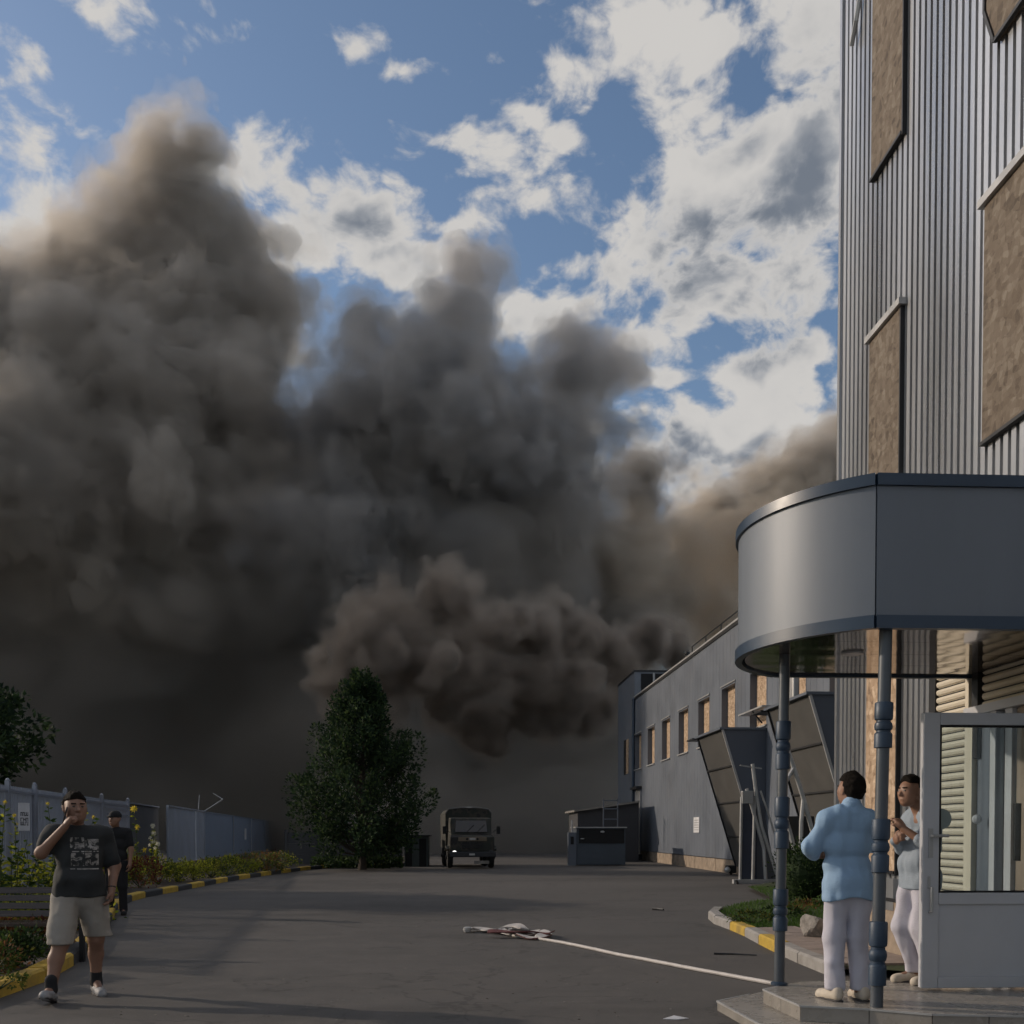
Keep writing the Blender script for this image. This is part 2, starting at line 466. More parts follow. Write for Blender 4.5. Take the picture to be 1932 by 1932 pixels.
def kerb(pts, step, cols, side, name, label, zt=0.14, w=0.17):
    root = thing('kerb', label, 'kerb', (pts[0][0], pts[0][1], 0), kind='structure')
    P = chain(pts, step); rd = random.Random(4)
    for i, (a, b) in enumerate(zip(P, P[1:])):
        d = (b - a).normalized(); nrm = Vector((-d.y, d.x, 0)) * side
        a2, b2 = a + d * 0.012, b - d * 0.012
        h = zt + rd.uniform(-0.008, 0.008)
        m = MB(); c = 0.025
        sec = lambda p: [p + Vector((0, 0, -0.05)), p + Vector((0, 0, h - c)), p + nrm * c + Vector((0, 0, h)), p + nrm * w + Vector((0, 0, h)), p + nrm * w + Vector((0, 0, -0.05))]
        sa, sb = sec(a2), sec(b2)
        m.hull(sa, sb) if side < 0 else m.hull(sa[::-1], sb[::-1])
        m.build('kerb_stone', cols(i) if callable(cols) else cols[i % len(cols)], root)
    return P

KL = [(-4.35, 3.0)] + [tuple(onz(u, v)[:2]) for u, v in ((15, 1879), (97, 1849), (150, 1817), (205, 1752), (229, 1702), (330, 1683), (440, 1661), (585, 1640))]
KL += [(KL[-1][0] + 1.2, KL[-1][1] + 2.6), (KL[-1][0] + 4.0, KL[-1][1] + 4.2)]
KP = kerb(KL, 1.25, lambda i: M_YELLOW if i < 7 or i % 2 == 0 else M_KBLACK, 1, 'kerb', 'yellow and black painted kerb along the flower bed')
bed = [(p.x - 0.16, p.y) for p in KP] + [(KP[-1].x, 62), (-40, 62), (-40, 3)]
m = MB(); m.add([(x, y, 0.09) for x, y in bed], [tuple(range(len(bed)))])
tag(m.build('planting_bed', M_SOIL), 'dark soil of the flower bed behind the painted kerb', 'soil', kind='structure')
m = MB()
rd = random.Random(9)
# island by the porch: kerb, lawn, paving
ISL = [onz(u, v) for u, v in ((1560, 1840), (1510, 1820), (1448, 1791), (1392, 1759), (1330, 1738), (1345, 1725), (1400, 1713), (1460, 1705))]
ISL = [(p.x, p.y) for p in ISL]
ISLB = ISL[-3:] + [(7.5, 26.0), (9.6, 29.5)]
ISL = ISL[:-2]
KP2 = kerb(ISL, 1.0, [M_KGREY, M_KGREY, M_YELLOW, M_KGREY, M_YELLOW, M_KGREY, M_KGREY], -1, 'kerb', 'grey kerb with yellow blocks curving round the lawn by the porch')
isl = [(p.x + 0.12, p.y) for p in KP2] + ISLB[1:]
m = MB(); m.add([(x, y, 0.10) for x, y in isl] + [(9.9, 29, 0.10), (9.9, 13.5, 0.10), (5.0, 13.3, 0.10), (5.0, 9.6, 0.10)], [tuple(range(len(isl) + 4))])
tag(m.build('lawn', mat('lawn_soil', (0.035, 0.05, 0.016), 0.95, 0, 0.35, 9.0, 1.0, 30)), 'small green lawn behind the grey and yellow kerb', 'lawn', kind='structure')
M_GRASS = leafmat('grass_blade', (0.05, 0.11, 0.02), (0.10, 0.17, 0.035), 0.35)
PATHY = onz(1450, 1763).y
m = MB(); rd = random.Random(21)
def inpoly(x, y, poly):
    c = False
    for (x1, y1), (x2, y2) in zip(poly, poly[1:] + poly[:1]):
        if (y1 > y) != (y2 > y) and x < (x2 - x1) * (y - y1) / (y2 - y1) + x1: c = not c
    return c
lawnpoly = isl + [(9.9, 29), (9.9, 13.5), (5.0, 13.3), (5.0, 9.6)]
for k in range(26000):
    x, y = rd.uniform(3, 9), PATHY + rd.random() ** 1.5 * 11
    if not inpoly(x, y, lawnpoly): continue
    h = rd.uniform(0.03, 0.075); a = rd.uniform(0, 6.3); w = rd.uniform(0.004, 0.010)
    dx, dy = math.cos(a) * w, math.sin(a) * w; lx, ly = rd.gauss(0, 0.02), rd.gauss(0, 0.02)
    m.add([(x - dx, y - dy, 0.10), (x + dx, y + dy, 0.10), (x + lx, y + ly, 0.10 + h)], [(0, 1, 2)])
tag(m.build('grass', M_GRASS), 'short green grass growing on the small lawn', 'grass', kind='stuff')
# paved strip between kerb and porch, slab by slab
path = thing('path', 'pinkish paved strip between the lawn and the porch', 'path', (4.0, 10.5, 0), kind='structure')
M_PAVE = mat('path_slab', (0.27, 0.215, 0.185), 0.8, 0, 0.18, 5.0, 0.3, 60, dirt=0.3)
pp = [(p.x + 0.12, p.y) for p in KP2 if p.y < PATHY + 0.1] + [(KP2[0].x + 3, PATHY), (4.97, PATHY), (4.97, 9.0), (KP2[0].x + 0.3, 9.0)]
pp = [(p.x + .18, p.y) for p in KP2 if 9.0 < p.y < PATHY]; pp = pp + [(4.96, PATHY), (4.96, pp[0][1])]
for i in range(6):
    for j in range(16):
        q = clip_poly(pp, 2.9 + i * 0.4, 2.9 + i * 0.4 + 0.392, 9.0 + j * 0.4, 9.0 + j * 0.4 + 0.392)
        if len(q) > 2: MB().prism(q, 0.06, 0.125 + rd.uniform(-0.002, 0.002)).build('path_slab', M_PAVE, path)

# ---------------------------------------------------------------- plants
def leaf(m, p, dirv, L, w, rd, mi=0):
    d = dirv.normalized(); s = d.cross(Vector((rd.gauss(0, 1), rd.gauss(0, 1), rd.gauss(0, 1))))
    if s.length < 1e-4: s = Vector((1, 0, 0))
    s = s.normalized() * w / 2
    m.add([p, p + d * L * 0.5 + s, p + d * L, p + d * L * 0.5 - s], [(0, 1, 2, 3)], mi)
M_BARK = mat('bark', (0.055, 0.042, 0.032), 0.9, 0, 0.3, 6, 0.6, 30, stretch=(1, 1, 0.3))
M_STEM = mat('plant_stem', (0.06, 0.075, 0.025), 0.8)
L_GREEN = leafmat('leaf_green', (0.028, 0.055, 0.014), (0.065, 0.11, 0.025))
L_DARKG = leafmat('leaf_dark', (0.012, 0.026, 0.010), (0.028, 0.05, 0.016), 0.15)
L_YELG = leafmat('leaf_yellow_green', (0.20, 0.24, 0.025), (0.38, 0.38, 0.045), 0.6)
L_OLIVE = leafmat('leaf_olive', (0.075, 0.085, 0.018), (0.16, 0.155, 0.035), 0.5)
L_RED = leafmat('leaf_red', (0.075, 0.018, 0.014), (0.16, 0.04, 0.028), 0.35)
L_RUST = leafmat('leaf_rust', (0.14, 0.06, 0.03), (0.25, 0.12, 0.05), 0.4)
P_YEL = leafmat('petal_yellow', (0.55, 0.42, 0.04), (0.75, 0.6, 0.08), 0.5)
P_RED = leafmat('petal_red', (0.35, 0.03, 0.02), (0.5, 0.06, 0.04), 0.4)
P_PINK = leafmat('petal_pink', (0.5, 0.17, 0.12), (0.62, 0.28, 0.2), 0.4)
P_WHITE = leafmat('petal_white', (0.6, 0.58, 0.45), (0.75, 0.72, 0.6), 0.4)
def bush(loc, r, n, L, mats, seed, label, cat='bush', name='bush', group=None, petals=0, up=0.25, core=0.35):
    rd = random.Random(seed)
    t = thing(name, label, cat, (0, 0, 0), group)
    m = MB(); fl = MB(); st = MB()
    for k in range(max(5, n // 60)):
        a = rd.uniform(0, 6.28); st.tube([(0, 0, 0), (math.cos(a) * r[0] * .3, math.sin(a) * r[1] * .3, r[2] * .5), (math.cos(a) * r[0] * .7, math.sin(a) * r[1] * .7, r[2] * 1.4)], [0.012, 0.008, 0.003], 4)
    cl = []
    for k in range(max(10, n // 35)):
        v = Vector((rd.gauss(0, 1), rd.gauss(0, 1), rd.gauss(0.25, 0.8))).normalized() * rd.uniform(0.55, 1.0)
        cl.append(v)
    for k in range(n):
        c = rd.choice(cl)
        v = c + Vector((rd.gauss(0, .17), rd.gauss(0, .17), rd.gauss(0, .17)))
        p = Vector((v.x * r[0], v.y * r[1], r[2] + v.z * r[2]))
        if p.z < 0.02: p.z = rd.uniform(0.02, 0.1)
        d = (Vector((v.x, v.y, v.z + up)) + Vector((rd.gauss(0, .5), rd.gauss(0, .5), rd.gauss(0, .5))))
        leaf(m, p, d, L * rd.uniform(0.6, 1.3), L * 0.45, rd, rd.choice(range(len(mats))))
    for k in range(petals):
        c = rd.choice(cl); p = Vector((c.x * r[0], c.y * r[1], r[2] + abs(c.z) * r[2])) * 1.06
        for q in range(5):
            a = q * 1.256; leaf(fl, p, Vector((math.cos(a), math.sin(a), 0.5)), L * 0.7, L * 0.5, rd)
    st.build('stem', M_STEM, t); m.build('foliage', mats, t)
    t.location = loc
    return t, fl
def bed_at(u, v, z=0.09): return onz(u, v, z)

# flower bed row along the kerb, near to far: (u, v foot, rx, height/2, kind)
row = [(245, 1692, .75, .30, 'y', 'bright yellow-green shrub at the kerb behind the man in the dark cap'),
       (262, 1683, .85, .36, 'y', 'second yellow-green shrub along the kerb with a ragged top'),
       (312, 1676, .95, .50, 'r', 'round dark red shrub, the biggest red one along the kerb'),
       (345, 1670, .85, .42, 'o', 'olive shrub just past the round dark red shrub'),
       (378, 1665, .80, .36, 'y', 'yellow-green shrub in front of the pale gate leaf'),
       (408, 1662, .85, .36, 'y', 'yellow-green shrub below the corner of the blue sheet fence'),
       (440, 1657, .95, .38, 'o', 'olive shrub in the middle of the blue sheet fence'),
       (468, 1653, .95, .38, 'o', 'low olive shrub under the small white notice'),
       (492, 1650, .95, .38, 'y', 'yellowish shrub past the small white notice'),
       (515, 1647, 1.0, .42, 'u', 'rust tinged shrub near the far end of the blue fence'),
       (540, 1645, 1.05, .44, 'u', 'brownish rounded shrub, second last along the kerb'),
       (566, 1643, 1.1, .42, 'o', 'last olive shrub where the kerb turns')]
KM = {'y': [L_YELG, L_OLIVE, L_YELG], 'r': [L_RED, L_RUST, L_RED], 'o': [L_OLIVE, L_GREEN, L_YELG], 'u': [L_RUST, L_OLIVE, L_GREEN]}
for i, (u, v, rx, hz, k, lab) in enumerate(row):
    p = bed_at(u, v); t, fl = bush((p.x - 0.75, p.y + 0.4, 0.08), (rx * .62, rx * .62, hz * .82), 900, 0.085, KM[k], 100 + i, lab, 'shrub', 'shrub', 'shrubs along the painted kerb')
# tall grassy clump with yellow light, beside the dark wall
for i, (u, v, w_, h_, lab) in enumerate(((262, 1652, 1.3, 1.15, 'tall yellowish grassy clump in front of the dark wall panel'), (300, 1648, .8, .8, 'thin tufted plant leaning against the pale gate leaf'))):
    p = bed_at(u, v + 12); t = thing('grass_clump', lab, 'plant', (0, 0, 0)); m = MB(); rd = random.Random(50 + i)
    for k in range(700):
        a = rd.uniform(0, 6.28); r0 = w_ * .4 * rd.random() ** .5; q = Vector((math.cos(a) * r0, math.sin(a) * r0, 0)); h = h_ * rd.uniform(.5, 1)
        tip = q * 1.7 + Vector((rd.gauss(0, .1), rd.gauss(0, .1), h)); wv = Vector((-math.sin(a), math.cos(a), 0)) * .012
        mid = q * 1.2 + Vector((0, 0, h * .6)); m.add([q - wv, q + wv, mid + wv, tip, mid - wv], [(0, 1, 2, 4), (4, 2, 3)], rd.choice((0, 0, 1)))
    m.build('blades', [L_YELG, L_OLIVE], t); t.location = (p.x - .8, p.y, 0.08)

def stalk_plant(loc, h, n, seed, label, flower, spread=.35, name='flowering_plant', nf=14, fr=0.07, leafs=(L_GREEN, L_YELG)):
    rd = random.Random(seed); t = thing(name, label, 'plant', (0, 0, 0)); st, lf, fl = MB(), MB(), MB()
    for k in range(n):
        a = rd.uniform(0, 6.28); b = Vector((math.cos(a), math.sin(a), 0)) * spread * rd.random()
        top = b * 1.6 + Vector((rd.gauss(0, .06), rd.gauss(0, .06), h * rd.uniform(.55, 1)))
        st.tube([b * .6, (b * .6 + top) * .5 + Vector((rd.gauss(0, .03), rd.gauss(0, .03), 0)), top], [0.012, .009, .005], 5)
        for q in range(44):
            f = rd.uniform(.12, .98); p = b * .6 + (top - b * .6) * f; aa = rd.uniform(0, 6.28)
            leaf(lf, p, Vector((math.cos(aa), math.sin(aa), rd.uniform(-.2, .7))), rd.uniform(.10, .2) * (1.15 - .5 * f), .06, rd, rd.choice((0, 1)))
        if k < nf:
            for q in range(9):
                aa = q * .7; leaf(fl, top, Vector((math.cos(aa), -.3, math.sin(aa) + .1)), fr, fr * .45, rd)
            for q in range(2):
                p = b * .6 + (top - b * .6) * rd.uniform(.4, .95) + Vector((rd.gauss(0, .08), rd.gauss(0, .08), 0))
                for w in range(6): leaf(fl, p, Vector((math.cos(w), -.4, math.sin(w) + .2)), fr * .8, fr * .4, rd)
    st.build('stem', M_STEM, t); lf.build('foliage', list(leafs), t)
    if nf: fl.build('blossom', flower, t)
    t.location = loc
    return t
for i, (u, v, Y, h, n, lab) in enumerate(((18, 1720, 17.5, 1.7, 10, 'tall leafy plant with yellow flowers at the left edge before the picket fence'),
                                          (60, 1722, 18.5, 1.2, 7, 'shorter yellow flowering plant under the white fence sign'),
                                          (128, 1715, 20.0, 2.15, 5, 'tall thin yellow flowering plant beside the man with the phone'),
                                          (-14, 1730, 16.0, 1.9, 10, 'tall leafy plant at the edge left of the other flowers'),
                                          (95, 1712, 21.0, 1.25, 10, 'low flowering plant between two tall ones at the fence'))):
    p = onY(u, v, Y); stalk_plant((p.x, Y, .08), h, n, 70 + i, lab, P_YEL, .45, nf=max(3, n // 4), fr=.045)
p = onz(281, 1663, .08); stalk_plant((p.x - .3, p.y, .08), 2.25, 1, 81, 'lone sunflower standing in front of the dark wall panel', P_YEL, .05, 'sunflower', 1, .13)
p = onz(300, 1662, .08); stalk_plant((p.x - .2, p.y, .08), 1.75, 4, 82, 'pale flower stalks right of the sunflower', P_WHITE, .3, nf=4, fr=.09)
# low border plants seen above the bench
for i, (u, w_) in enumerate(((8, 1.0), (42, .9), (82, .9), (118, .8), (152, .8))):
    t, fl = bush((onY(u, 1700, 15.2).x, 15.2 + .3 * (i % 2), .08), (.5, .45, .22), 420, .10, [L_YELG, L_GREEN, L_YELG], 130 + i,
                 ['yellow-green border plant behind the bench, at the left edge', 'yellow-green border plant behind the bench, next to the edge one', 'bright border plant in the middle behind the bench',
                  'border plant with white blossoms behind the bench end', 'border plant nearest the man with the phone', 'border plant behind the bench outside the edge'][i], 'plant', 'border_plant', 'border plants behind the bench', 8)
    fl.build('blossom', P_WHITE if i == 3 else P_YEL, t)
# front bed bushes
p = onz(62, 1830, .09); t, fl = bush((p.x - .28, p.y + .25, .08), (.34, .34, .19), 1300, .06, [L_DARKG, L_GREEN, L_DARKG], 151, 'dense dark green bush in the flower bed beside the yellow kerb')
p = onz(92, 1800, .09); t, fl = bush((p.x - .3, p.y + .45, .08), (.32, .32, .19), 1100, .055, [L_RED, L_RUST, L_RED, L_OLIVE], 152, 'red leaved bush below the bench end')
p = onz(28, 1790, .09); t, fl = bush((p.x - .25, p.y + .3, .08), (.28, .28, .19), 900, .055, [L_RED, L_RUST, L_OLIVE], 153, 'red leaved bush with red blossoms in front of the bench', petals=14)
fl.build('blossom', P_RED, t)
p = onz(5, 1850, .09); t, fl = bush((p.x - .25, p.y + .25, .08), (.3, .28, .18), 900, .055, [L_OLIVE, L_RUST, L_GREEN], 154, 'olive and rust bush at the very left edge of the bed', petals=10)
fl.build('blossom', P_PINK, t)
p = onz(22, 1872, .09); t, fl = bush((p.x - .22, p.y + .22, .08), (.24, .22, .07), 260, .05, [L_OLIVE, L_GREEN], 155, 'low yellow pansies on the corner of the yellow kerb', 'flowers', 'pansy_clump', petals=26)
fl.build('blossom', P_YEL, t)
# island plants
p = onz(1522, 1716); R_ = .52
t, fl = bush((p.x, p.y, .08), (.56, .56, .60), 4200, .07, [L_DARKG, L_DARKG, L_GREEN], 160, 'clipped round dark green bush behind the man in the blue shirt')
m = MB(); m.ball((0, 0, .60), (.44, .44, .47), 14, 10); o = m.build('branches', L_DARKG, t); o.matrix_parent_inverse = Matrix.Identity(4)
p = onz(1425, 1757); t, fl = bush((p.x, p.y + .1, .1), (.36, .22, .10), 500, .05, [L_GREEN, L_OLIVE, L_DARKG], 161, 'low flowers with salmon blossoms at the lawn edge', 'flowers', 'flower_clump', petals=30)
fl.build('blossom', P_PINK, t)
p = onz(1497, 1748); t, fl = bush((p.x, p.y + .5, .1), (.28, .18, .09), 260, .06, [L_GREEN, L_DARKG], 162, 'low green tuft under the round bush', 'plant', 'flower_clump', petals=8)
fl.build('blossom', P_WHITE, t)
p = onz(1535, 1740); t, fl = bush((p.x, p.y + .6, .1), (.28, .2, .11), 260, .06, [L_OLIVE, L_RUST], 163, 'reddish ground plant beside the man in the blue shirt', 'plant', 'flower_clump', petals=6)
fl.build('blossom', P_PINK, t)
# rock at the lawn corner
rd = random.Random(77)
def rock(loc, r, seed, label):
    rd = random.Random(seed); bm = bmesh.new(); bmesh.ops.create_icosphere(bm, subdivisions=3, radius=1)
    cuts = [(Vector((rd.gauss(0, 1), rd.gauss(0, 1), rd.gauss(0, 1))).normalized(), rd.uniform(.55, .85)) for _ in range(14)]
    for v in bm.verts:
        for nrm, d in cuts:
            e = v.co.dot(nrm) - d
            if e > 0: v.co -= nrm * e
        v.co = Vector((v.co.x * r[0], v.co.y * r[1], v.co.z * r[2]))
    me = bpy.data.meshes.new('rock'); bm.to_mesh(me); bm.free(); me.materials.append(mat('field_stone', (.24, .22, .20), .85, 0, .45, 9, .6, 30))
    o = bpy.data.objects.new('rock', me); COL.objects.link(o); o.location = loc; tag(o, label, 'rock'); return o
p = onz(1540, 1772, .1); rock((p.x, p.y + .1, .25), (.20, .2, .22), 8, 'rough stone standing at the lawn corner')

# ---------------------------------------------------------------- trees
def tree(name, label, base, h, trunk_h, crown, nclump, per, L, mats, seed, upright=1.0, trunk_r=.16, tmat=M_BARK):
    """crown(f) gives radius at relative height f of the crown"""
    rd = random.Random(seed); t = thing(name, label, 'tree', base)
    tr, br, cr = MB(), MB(), MB(); b = Vector(base)
    tr.tube([b + Vector((0, 0, -.1)), b + Vector((.03, 0, trunk_h * .5)), b + Vector((0, .05, trunk_h)), b + Vector((.05, 0, trunk_h + (h - trunk_h) * .5)), b + Vector((0, 0, h * .93))], [trunk_r * 1.3, trunk_r, trunk_r * .9, trunk_r * .5, .02], 9)
    for k in range(nclump):
        f = rd.random() ** 1.15; R = crown(f); a = rd.uniform(0, 6.283); q = R * (rd.random() ** .45) * rd.uniform(.8, 1.12)
        c = b + Vector((math.cos(a) * q, math.sin(a) * q, trunk_h + f * (h - trunk_h)))
        root_ = b + Vector((0, 0, max(trunk_h * .8, c.z - b.z - q * .9)))
        if k % 2 == 0: br.tube([root_, (root_ + c) * .5 + Vector((0, 0, -.1)), c], [.05, .03, .008], 5)
        size = rd.uniform(.7, 1.6) * (0.45 + .65 * R / 3.2)
        axis = (Vector((math.cos(a) * .45, math.sin(a) * .45, upright)) + Vector((rd.gauss(0, .2), rd.gauss(0, .2), 0))).normalized()
        for j in range(per):
            s = rd.random(); rad = size * .42 * math.sin(math.pi * min(1, s * .85 + .12))
            v = Vector((rd.gauss(0, 1), rd.gauss(0, 1), rd.gauss(0, 1))).normalized() * rad * rd.uniform(.6, 1)
            p = c + axis * (s - .35) * size * 1.3 + v
            leaf(cr, p, v.normalized() + axis * .6 + Vector((rd.gauss(0, .4), rd.gauss(0, .4), rd.gauss(0, .4))), L * rd.uniform(.6, 1.3), L * .5, rd, rd.choice(range(len(mats))))
    tr.build('trunk', tmat, t, True); br.build('branches', M_BARK, t); cr.build('crown', mats, t)
    return t
T_A = leafmat('tree_leaf', (0.020, 0.042, 0.020), (0.048, 0.082, 0.030), 0.3)
T_B = leafmat('tree_leaf_light', (0.040, 0.070, 0.026), (0.085, 0.125, 0.04), 0.35)
T_C = leafmat('tree_leaf_deep', (0.010, 0.022, 0.014), (0.022, 0.042, 0.02), 0.2)
pb = onz(683, 1641)
def crown_c(f):
    return 2.7 * float(np.interp(f, (0, .1, .28, .5, .68, .82, .93, 1), (.80, 1.0, .98, .78, .56, .34, .17, .03)))
tree('broad_tree', 'dense dark green tree standing alone left of the military truck', (pb.x, pb.y, 0), 7.45, .7, crown_c, 190, 190, .16, [T_A, T_C, T_C, T_A, T_B], 31, 1.7, .15)
def crown_l(f): return 2.6 * max(0.02, math.sin(math.pi * min(1, .12 + f * .84))) ** .7
pl_ = onY(-185, 1470, 27)
tree('leafy_tree', 'big leafy tree behind the picket fence at the left edge', (pl_.x, 27, 0), 6.15, 1.9, crown_l, 260, 110, .19, [T_A, T_C, T_B], 33, .25, .2)
# ---------------------------------------------------------------- fences on the left
M_FENCE = mat('fence_paint', (0.27, 0.29, 0.345), 0.42, 0.3, 0.12, 2.0, dirt=0.25)
M_FENCEL = mat('gate_paint_sky_sheen', (0.33, 0.36, 0.42), 0.45, 0.1, 0.1, 1.0, dirt=0.25)  # lighter tone carries the sky's reflection on the gate leaf
M_FENCEB = mat('fence_sheet_blue', (0.20, 0.24, 0.31), 0.5, 0.1, 0.1, 0.7, dirt=0.3)
M_WALLD = mat('dark_wall', (0.075, 0.075, 0.08), 0.8, 0, 0.15, 1.0)
FH = 2.6
def fz(u, v, z=FH):      # fence top in the photograph -> ground point
    p = onz(u, v, z); return Vector((p.x, p.y, 0))
A0, A1 = fz(0, 1471), fz(239, 1508)
AD = (A1 - A0).normalized(); A_ = A0 - AD * 9.0; LEN = (A1 - A_).length
root = thing('picket_fence', 'pale grey metal picket fence behind the flower bed', 'fence', tuple(A_))
pk = MB(); pk.box((0, 0, 1.22), (0.05, 0.02, 2.44)); pk_me = pk.mesh('picket', M_FENCE)
ang = math.atan2(AD.y, AD.x)
npk = int(LEN / 0.118)
for i in range(min(npk, 300)):
    s = LEN - 0.05 - i * 0.118
    o = link('picket', pk_me, root); o.matrix_parent_inverse = Matrix.Identity(4)
    p = A_ + AD * s - A_; o.location = (p.x, p.y, 0.06); o.rotation_euler = (0, 0, ang)
for zr in (0.35, 2.38):
    m = MB(); m.bar(A_ + Vector((0.04, 0, zr)), A1 + Vector((0.04, 0, zr)), 0.05, 0.05); m.build('rail', M_FENCE, root)
for u in (-60, 11, 62, 120, 189, 239):
    q = A0 + (A1 - A0) * ((azel(u, 1570)[0] - azel(0, 1570)[0]) / (azel(239, 1570)[0] - azel(0, 1570)[0]))
    # point of the fence line seen at u
    d = ray(u, 1570); n_ = Vector((-AD.y, AD.x, 0)); t_ = A0.dot(n_) / Vector((d.x, d.y, 0)).dot(n_); q = Vector((d.x * t_, d.y * t_, 0))
    m = MB(); m.box((q.x + .05, q.y, FH / 2), (0.09, 0.09, FH)); po = m.build('post', M_FENCE, root); m = MB(); m.ball((q.x + .05, q.y, FH + .005), .05, 8, 5); m.build('post_cap', M_FENCE, po)
# two horizontal tie rails on the last bay
q = A1 - AD * 3.4
m = MB(); m.bar(q + Vector((.06, 0, 2.05)), A1 + Vector((.06, 0, 2.05)), 0.03, 0.05); m.bar(q + Vector((.06, 0, 2.25)), A1 + Vector((.06, 0, 2.25)), 0.03, 0.04); m.build('rail', M_FENCE, root)
# sign on the fence
d = ray(39, 1541); n_ = Vector((-AD.y, AD.x, 0)); t_ = A0.dot(n_) / Vector((d.x, d.y, 0)).dot(n_); sp = Vector((d.x * t_, d.y * t_, CAM_H + d.z * t_)) + Vector((.08, -.02, 0))
sg = thing('fence_sign', 'white notice board with dark lettering fixed to the picket fence', 'sign', tuple(sp))
R3 = Matrix.Rotation(ang, 3, 'Z')
R3s = Matrix.Rotation(ang - math.radians(32), 3, 'Z')
M_PAPER = mat('paper_white', (0.62, 0.62, 0.64), 0.6)
m = MB(); m.box(sp, (0.30, 0.015, 0.62), R3s); m.build('board', M_PAPER, sg)
rd = random.Random(3); m = MB(); nn = R3s @ Vector((0, -1, 0))
for (zz, hh, n) in ((.06, .085, 4), (-.06, .075, 3), (-.15, .085, 5)):
    w = .22 / n
    for k in range(n):
        c = sp + nn * .0095 + R3s @ Vector((-.11 + w * (k + .5), 0, zz))
        m.box(c + R3s @ Vector((-w * .3, 0, 0)), (w * .22, .003, hh), R3s); m.box(c + R3s @ Vector((w * .15, 0, hh * rd.choice((.4, 0, -.4)))), (w * .6, .003, hh * .22), R3s)
        if rd.random() < .6: m.box(c + R3s @ Vector((w * .32, 0, 0)), (w * .2, .003, hh), R3s)
m.build('lettering', M_DARK, sg)
# dark wall panel between fence and gate leaf
B0, B1 = fz(316, 1520), fz(385, 1531)
C1 = onz(557, 1555, 2.3); C1 = Vector((C1.x, C1.y, 0)); C1 = B1 + (C1 - B1) * 1.0
W0, W1 = A1 + Vector((-.5, .5, 0)), B0 + Vector((-.5, .4, 0))
m = MB(); m.hull([W0, W1, W1 + Vector((-.15, 0, 0)), W0 + Vector((-.15, 0, 0))], [p + Vector((0, 0, 2.52)) for p in (W0, W1, W1 + Vector((-.15, 0, 0)), W0 + Vector((-.15, 0, 0)))])
wl = m.build('boundary_wall', M_WALLD); tag(wl, 'plain dark grey wall panel between the picket fence and the pale gate leaf', 'wall')
m = MB(); m.bar(W0 + Vector((0, 0, 2.55)), W1 + Vector((0, 0, 2.55)), .12, .05); m.build('coping', M_FENCE, wl)
def sheet(m, p, q, z0, z1a, z1b, pitch=.16, dep=.02, mi=0):
    """trapezoid-ribbed sheet from p to q"""
    d = q - p; L = d.length; d.normalize(); nrm = Vector((d.y, -d.x, 0))
    n = max(1, int(L / pitch)); pts = []
    for i in range(n):
        s = i * L / n; w = L / n
        for (a, e) in ((0, 0), (.55, 0), (.65, -1), (.9, -1)): pts.append((s + a * w, e))
    pts.append((L, 0))
    vs = []
    for s, e in pts:
        b = p + d * s + nrm * (e * dep); zt = z1a + (z1b - z1a) * s / L
        vs += [(b.x, b.y, z0), (b.x, b.y, zt)]
    m.add(vs, [(2 * i, 2 * i + 2, 2 * i + 3, 2 * i + 1) for i in range(len(pts) - 1)], mi)
gl = thing('gate_leaf', 'sheet metal gate leaf, paled by painted-in sky reflection, standing between dark wall and blue fence', 'gate', tuple(B0))
jj = B0 + (B1 - B0) * .72
for a, b in ((B0, jj - (B1 - B0) * .01), (jj, B1)):
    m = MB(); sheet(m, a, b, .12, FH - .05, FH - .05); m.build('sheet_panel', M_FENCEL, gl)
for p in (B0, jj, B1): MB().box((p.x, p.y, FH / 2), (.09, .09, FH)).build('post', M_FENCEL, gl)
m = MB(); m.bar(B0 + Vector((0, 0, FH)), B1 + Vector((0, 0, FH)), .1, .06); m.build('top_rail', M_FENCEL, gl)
bf = thing('sheet_fence', 'blue ribbed sheet metal fence running back from the pale gate', 'fence', tuple(B1))
fr = [0, .2, .36, .52, .68, .84, 1.0]
for a, b in zip(fr, fr[1:]):
    m = MB(); p, q = B1 + (C1 - B1) * (a + .006), B1 + (C1 - B1) * (b - .006)
    za, zb = FH - .35 * a, FH - .35 * b
    sheet(m, p, q, .1, za - .06, zb - .06, .2, .03); m.build('sheet_panel', M_FENCEB, bf)
    m = MB(); m.box((q.x, q.y, zb / 2), (.08, .08, zb)); m.build('post', M_FENCEB, bf)
    m = MB(); m.bar(p + Vector((0, 0, za - .02)), q + Vector((0, 0, zb - .02)), .08, .06); m.build('top_rail', M_FENCEB, bf)
# barbed wire bracket on the corner
bk = B1 + Vector((0, 0, FH)); u0 = onY(420, 1508, bk.y); u1 = onY(402, 1497, bk.y); u2 = onY(376, 1500, bk.y + .5)
m = MB(); m.tube([bk, u0], .03, 6); m.tube([u0, u1], .025, 6); m.tube([bk + Vector((-.3, 0, 0)), u2], .015, 5)
tag(m.build('wire_bracket', M_PALE), 'bent metal wire bracket on the corner post of the blue fence', 'bracket')
# small white notice on the blue fence
d = ray(461.5, 1573.5); e_ = (C1 - B1).normalized(); n_ = Vector((-e_.y, e_.x, 0)); t_ = B1.dot(n_) / Vector((d.x, d.y, 0)).dot(n_); q = Vector((d.x * t_, d.y * t_, CAM_H + d.z * t_))
RB = Matrix.Rotation(math.atan2(e_.y, e_.x), 3, 'Z')
m = MB(); m.box(q + Vector((.06, -.02, 0)), (.75, .02, .75), RB); tag(m.build('notice', M_PAPER), 'small white notice on the blue sheet metal fence', 'notice')
